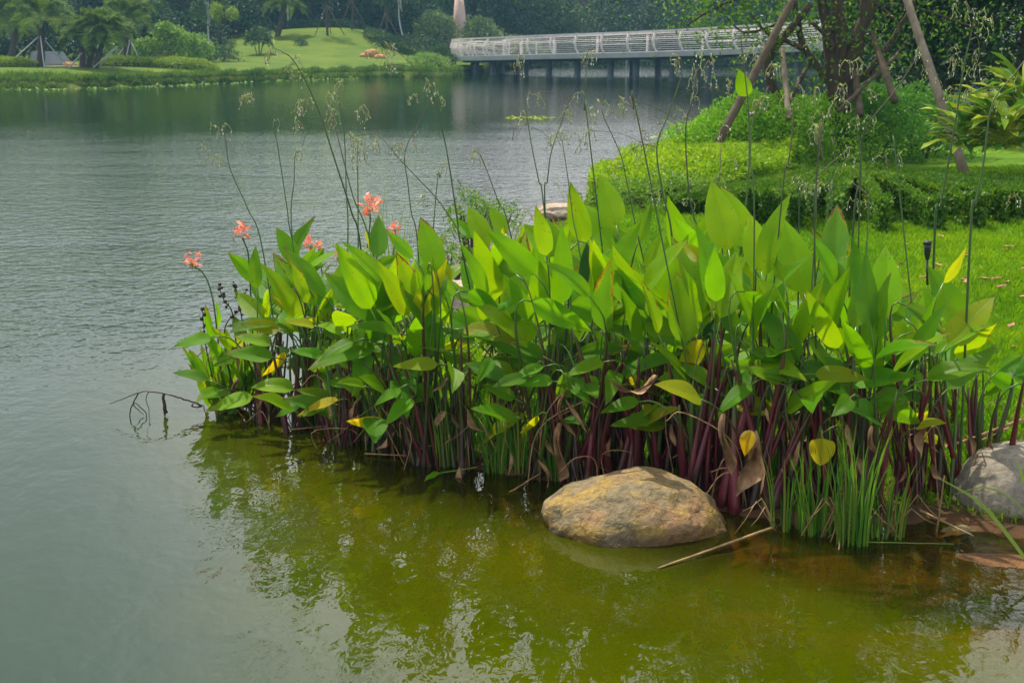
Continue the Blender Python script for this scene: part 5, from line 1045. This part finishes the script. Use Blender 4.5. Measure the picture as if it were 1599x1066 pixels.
# palms
F_PALM = foliage_mat('palm fronds', [(.05, .11, .02), (.11, .18, .03), (.22, .28, .07)], .35, .8, .1)
def palm(label, foots, top, R_, nf=26, tr=.17):
    foots, top = np.array(foots), np.array(top); t = thing('palm_tree', label, 'palm', foots, 'palms on the far bank')
    mb = MB(); P = catmull([foots-[0, 0, .2], foots*.5+top*.5+[.04, 0, 0], top], 8); rr = np.linspace(tr*1.15, tr*.85, len(P))*(1+.08*np.sin(np.arange(len(P))*2.2)); mb.tube(P, rr, 10); mb.build('trunk', M_BARK, t)
    for i in range(nf):
        a = i*2.399+rng.normal()*.2; e = rng.uniform(-.15, 1.3); L = R_*rng.uniform(.8, 1.1); d = unit(np.array([math.cos(a)*math.cos(e), math.sin(a)*math.cos(e), math.sin(e)]))
        p2 = top+d*L*.95+np.array([0, 0, -L*.45]); C = bez(top, top+d*L*.62+[0, 0, L*.12], p2, 15); tn = unit(np.gradient(C, axis=0)); sd_ = unit(np.cross(tn, [0, 0, 1.])); V_ = []
        f = MB(); f.tube(C, np.linspace(.022, .006, 15), 4)
        k = 54; tt = np.linspace(.1, 1, k); ci = np.stack([np.interp(tt, np.linspace(0, 1, 15), C[:, j]) for j in range(3)], 1); ti = np.stack([np.interp(tt, np.linspace(0, 1, 15), tn[:, j]) for j in range(3)], 1); si = np.stack([np.interp(tt, np.linspace(0, 1, 15), sd_[:, j]) for j in range(3)], 1)
        ll = L*.30*np.sin(np.pi*np.clip(tt, 0, .96)**.7)+.03
        for sg in (1, -1):
            D = unit(ti*.6+si*sg+np.array([0, 0, .25])+rng.normal(size=(k, 3))*.12); V_.append(leaf_quads(ci, D, np.cross(D, ti), ll, np.full(k, .035)))
        Q = np.concatenate(V_); f.add(Q, [tuple(range(j*4, j*4+4)) for j in range(len(Q)//4)]); f.build('frond', F_PALM, t, smooth=False)
def pp(px, py, Y): return W(px, py, Y)
palm('single palm left of the grey steps', fg(76, 67.5), pp(64, 26, 67.5), 1.9)
palm('left leaning palm of the cluster right of the steps', fg(141, 66.5), pp(126, 62, 66.5), 1.55, 22, .13)
palm('middle palm of the cluster right of the steps', fg(149, 66.8), pp(148, 50, 66.8), 1.8, 24, .14)
palm('right palm of the cluster right of the steps', fg(158, 66.5), pp(166, 46, 66.6), 1.7, 24, .13)
palm('slender palm behind the cluster, nearest the rounded shrubs', fg(208, 71), pp(199, 25, 71), 1.9)
palm('palm at the far left cut by the picture edge', fg(-8, 70), pp(-4, 26, 70), 1.9)
palm('tall palm with pole tripod at the left of the slope', fg(440, 92), pp(444, 8, 92), 1.6)
palm('far palm behind the steps, dark against the trees', fg(30, 78), pp(25, 36, 78), 1.6)
M_GUY = plain('pale guy pole', (.45, .50, .52), (.6, .64, .66), 4, .6, 0)
def props(label, top, feet, r=.025, m=None):
    t = thing('tree_prop_set', label, 'tree props', feet[1])
    for f_ in feet: MB().tube([f_, top], r, 6).build('prop_pole', m or M_GUY, t)
props('pale props of the single palm left of the steps', pp(63, 55, 67.4), [fg(22, 67), fg(82, 66), fg(118, 68)])
props('pale props of the palm cluster right of the steps', pp(128, 83, 66.3), [fg(120, 65.8), fg(122, 67), fg(135, 67.3)])
props('pale props right of the palm cluster', pp(183, 72, 66.6), [fg(165, 66.5), fg(186, 67), fg(157, 66.2)])
props('pale props of the slender palm behind the cluster', pp(203, 62, 70.8), [fg(233, 70), fg(205, 70), fg(185, 72)])
# propped trees on the slope
M_PALETR = barkmat('pale bark', (.30, .32, .33), (.5, .5, .5))
tree('lime_young_tree', 'small lime crowned tree left of the grass slope', fg(361, 80), 3.3, .75, F_FARL, 1500, .12, trunk_r=.05, cz=.78, lobes=6, squash=.9)
for px, Y, h, lab, bk, pr in ((518, 92, 4.6, 'young propped tree in the middle of the slope top', M_BARK, 1), (555, 96, 4.6, 'young propped tree on the right of the slope top', M_BARK, 1), (607, 92, 5.0, 'young tree standing in a tall pole tripod', M_BARK, 2), (636, 98, 4.8, 'white stemmed young tree near the tripod tree', M_PALETR, 0), (458, 100, 4.5, 'white stemmed young tree behind the dark hedge line', M_PALETR, 0), (338, 84, 4.0, 'white stemmed young tree behind the lime crowned tree', M_PALETR, 0), (497, 103, 3.6, 'loose crowned tree behind the hedge line', M_BARK, 0)):
    g = fg(px, Y); tree('young_tree', lab, g, h, 1.1, F_FARM, 1200, .15, 'young trees on the slope', trunk_r=.085 if bk is M_BARK else .07, cz=.72, bark=bk, lobes=6)
    if pr: tp = g+[0, -.1, 1.9]; props('wooden props of the '+lab, tp, [g+[1.1, -.2, 0], g+[-.75, -.3, 0], g+[.1, .9, 0]], .024, M_POLE2)
# building and pale pillar among the trees
M_BRICK = plain('brown facade', (.08, .04, .035), (.12, .06, .05), 1.5, .8, .2)
M_BRICK2 = plain('brown trim', (.13, .08, .07), (.2, .13, .11), 2, .8, .1)
M_WIN = plain('dark glass', (.02, .03, .04), (.05, .06, .07), 2, .2, 0)
M_PINK = plain('pinkish stucco', (.48, .32, .28), (.58, .42, .36), 2, .8, .1)
t = thing('brown_building', 'low brown building behind the bridge trees', 'building', (7, 140, 1)); g0 = hz(7, 140)
MB().box((7, 142, g0+3.4), (40, 8, 6.8)).build('wall', M_BRICK, t, smooth=False); MB().box((7, 142, g0+7.0), (41, 9, .4)).build('roof', M_PINK, t, smooth=False)
for k in range(10):
    for z in (1.5, 4.2):
        f = MB().box((7-15+k*3.3, 137.97, g0+z), (1.7, .12, 1.5)).build('window', M_BRICK2, t, smooth=False); MB().box((7-15+k*3.3, 137.9, g0+z), (1.45, .06, 1.25)).build('pane', M_WIN, f, smooth=False)
t = thing('brown_building', 'dark brown building behind the far left palms', 'building', (-24, 116, 1)); g0 = hz(-24, 116)
MB().box((-24, 118, g0+2.5), (16, 8, 5)).build('wall', M_BRICK, t, smooth=False); MB().box((-24, 118, g0+5.2), (17, 9, .4)).build('roof', M_PIER, t, smooth=False)
for k in range(5): f = MB().box((-30+k*3, 113.97, g0+2.6), (1.7, .12, 1.5)).build('window', M_PINK, t, smooth=False); MB().box((-30+k*3, 113.9, g0+2.6), (1.45, .06, 1.25)).build('pane', M_WIN, f, smooth=False)
g = fg(717, 106); o = MB().tube([g+[-.1, 0, -.2], g+[0, 0, 1.3], g+[.15, 0, 2.4], g+[.1, 0, 4.4]], [.5, .5, .52, .3], 14).build('pink_pillar', M_PINK, origin=g); tag(o, 'pinkish rounded pillar standing among trees above the bridge end', 'pillar')
g = fg(975, 110); o = MB().tube([g, g+[0, 0, 3.2]], [.07, .06], 10).build('white_post', M_GUY, origin=g); tag(o, 'thin white post rising beyond the bridge', 'post')
# forest belt
proto = []
for k in range(5):
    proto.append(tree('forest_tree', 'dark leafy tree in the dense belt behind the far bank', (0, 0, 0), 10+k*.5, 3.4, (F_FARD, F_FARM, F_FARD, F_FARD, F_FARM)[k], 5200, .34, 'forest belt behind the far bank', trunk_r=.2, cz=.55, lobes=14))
used = set(); i = 0
def put_tree(p, x, y, s_=1):
    o = p
    if p.name in used:
        o = p.copy(); COL.objects.link(o)
        for ch in p.children: c_ = ch.copy(); COL.objects.link(c_); c_.parent = o
    used.add(p.name); o.location = (x, y, hz(x, y)-.3); o.rotation_euler = (0, 0, rng.uniform(0, 6.28)); o.scale = (s_, s_, s_*rng.uniform(.9, 1.1)); return o
for row, (Y, step) in enumerate(((104, 4.6), (112, 5.2), (127, 6.0))):
    x = -48+row*2
    while x < 48:
        s_ = rng.uniform(.85, 1.2)*(1.1 if row else .85)*(.68 if -3 < x < 16 else 1)
        if not (row == 0 and -4.5 < x < 3): put_tree(proto[rng.integers(0, 5)], x+rng.normal()*.8, Y+rng.normal()*1.2+(4 if x < -22 and row == 0 else 0)-(14 if x < -22 else 0), s_)
        x += step*rng.uniform(.8, 1.2)
for px, Y, s_ in ((-40, 82, .5), (20, 86, .5), (100, 84, .5), (150, 88, .55), (230, 86, .5), (300, 92, .55), (380, 96, .5)): g = fg(px, Y); put_tree(proto[rng.integers(0, 5)], g[0], g[1], s_)
# understorey between the trunks
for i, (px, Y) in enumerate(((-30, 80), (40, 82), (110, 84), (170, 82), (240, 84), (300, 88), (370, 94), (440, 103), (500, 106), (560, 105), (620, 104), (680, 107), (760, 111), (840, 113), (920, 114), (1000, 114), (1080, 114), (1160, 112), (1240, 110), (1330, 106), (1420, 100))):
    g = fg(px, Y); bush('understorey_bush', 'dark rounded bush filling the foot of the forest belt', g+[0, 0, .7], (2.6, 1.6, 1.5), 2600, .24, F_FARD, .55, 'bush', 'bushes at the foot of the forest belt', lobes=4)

# ------------------------------------------------------------ haze
m, nt, b, o = newmat('haze'); nt.nodes.remove(b); v = nt.nodes.new('ShaderNodeVolumePrincipled'); v.inputs['Color'].default_value = (.30, .66, 1, 1); v.inputs['Density'].default_value = .0006; v.inputs['Anisotropy'].default_value = .2
nt.links.new(v.outputs[0], o.inputs['Volume'])
tag(MB().box((0, 80, 7.5), (410, 230, 19)).build('haze', m, smooth=False), kind='stuff')
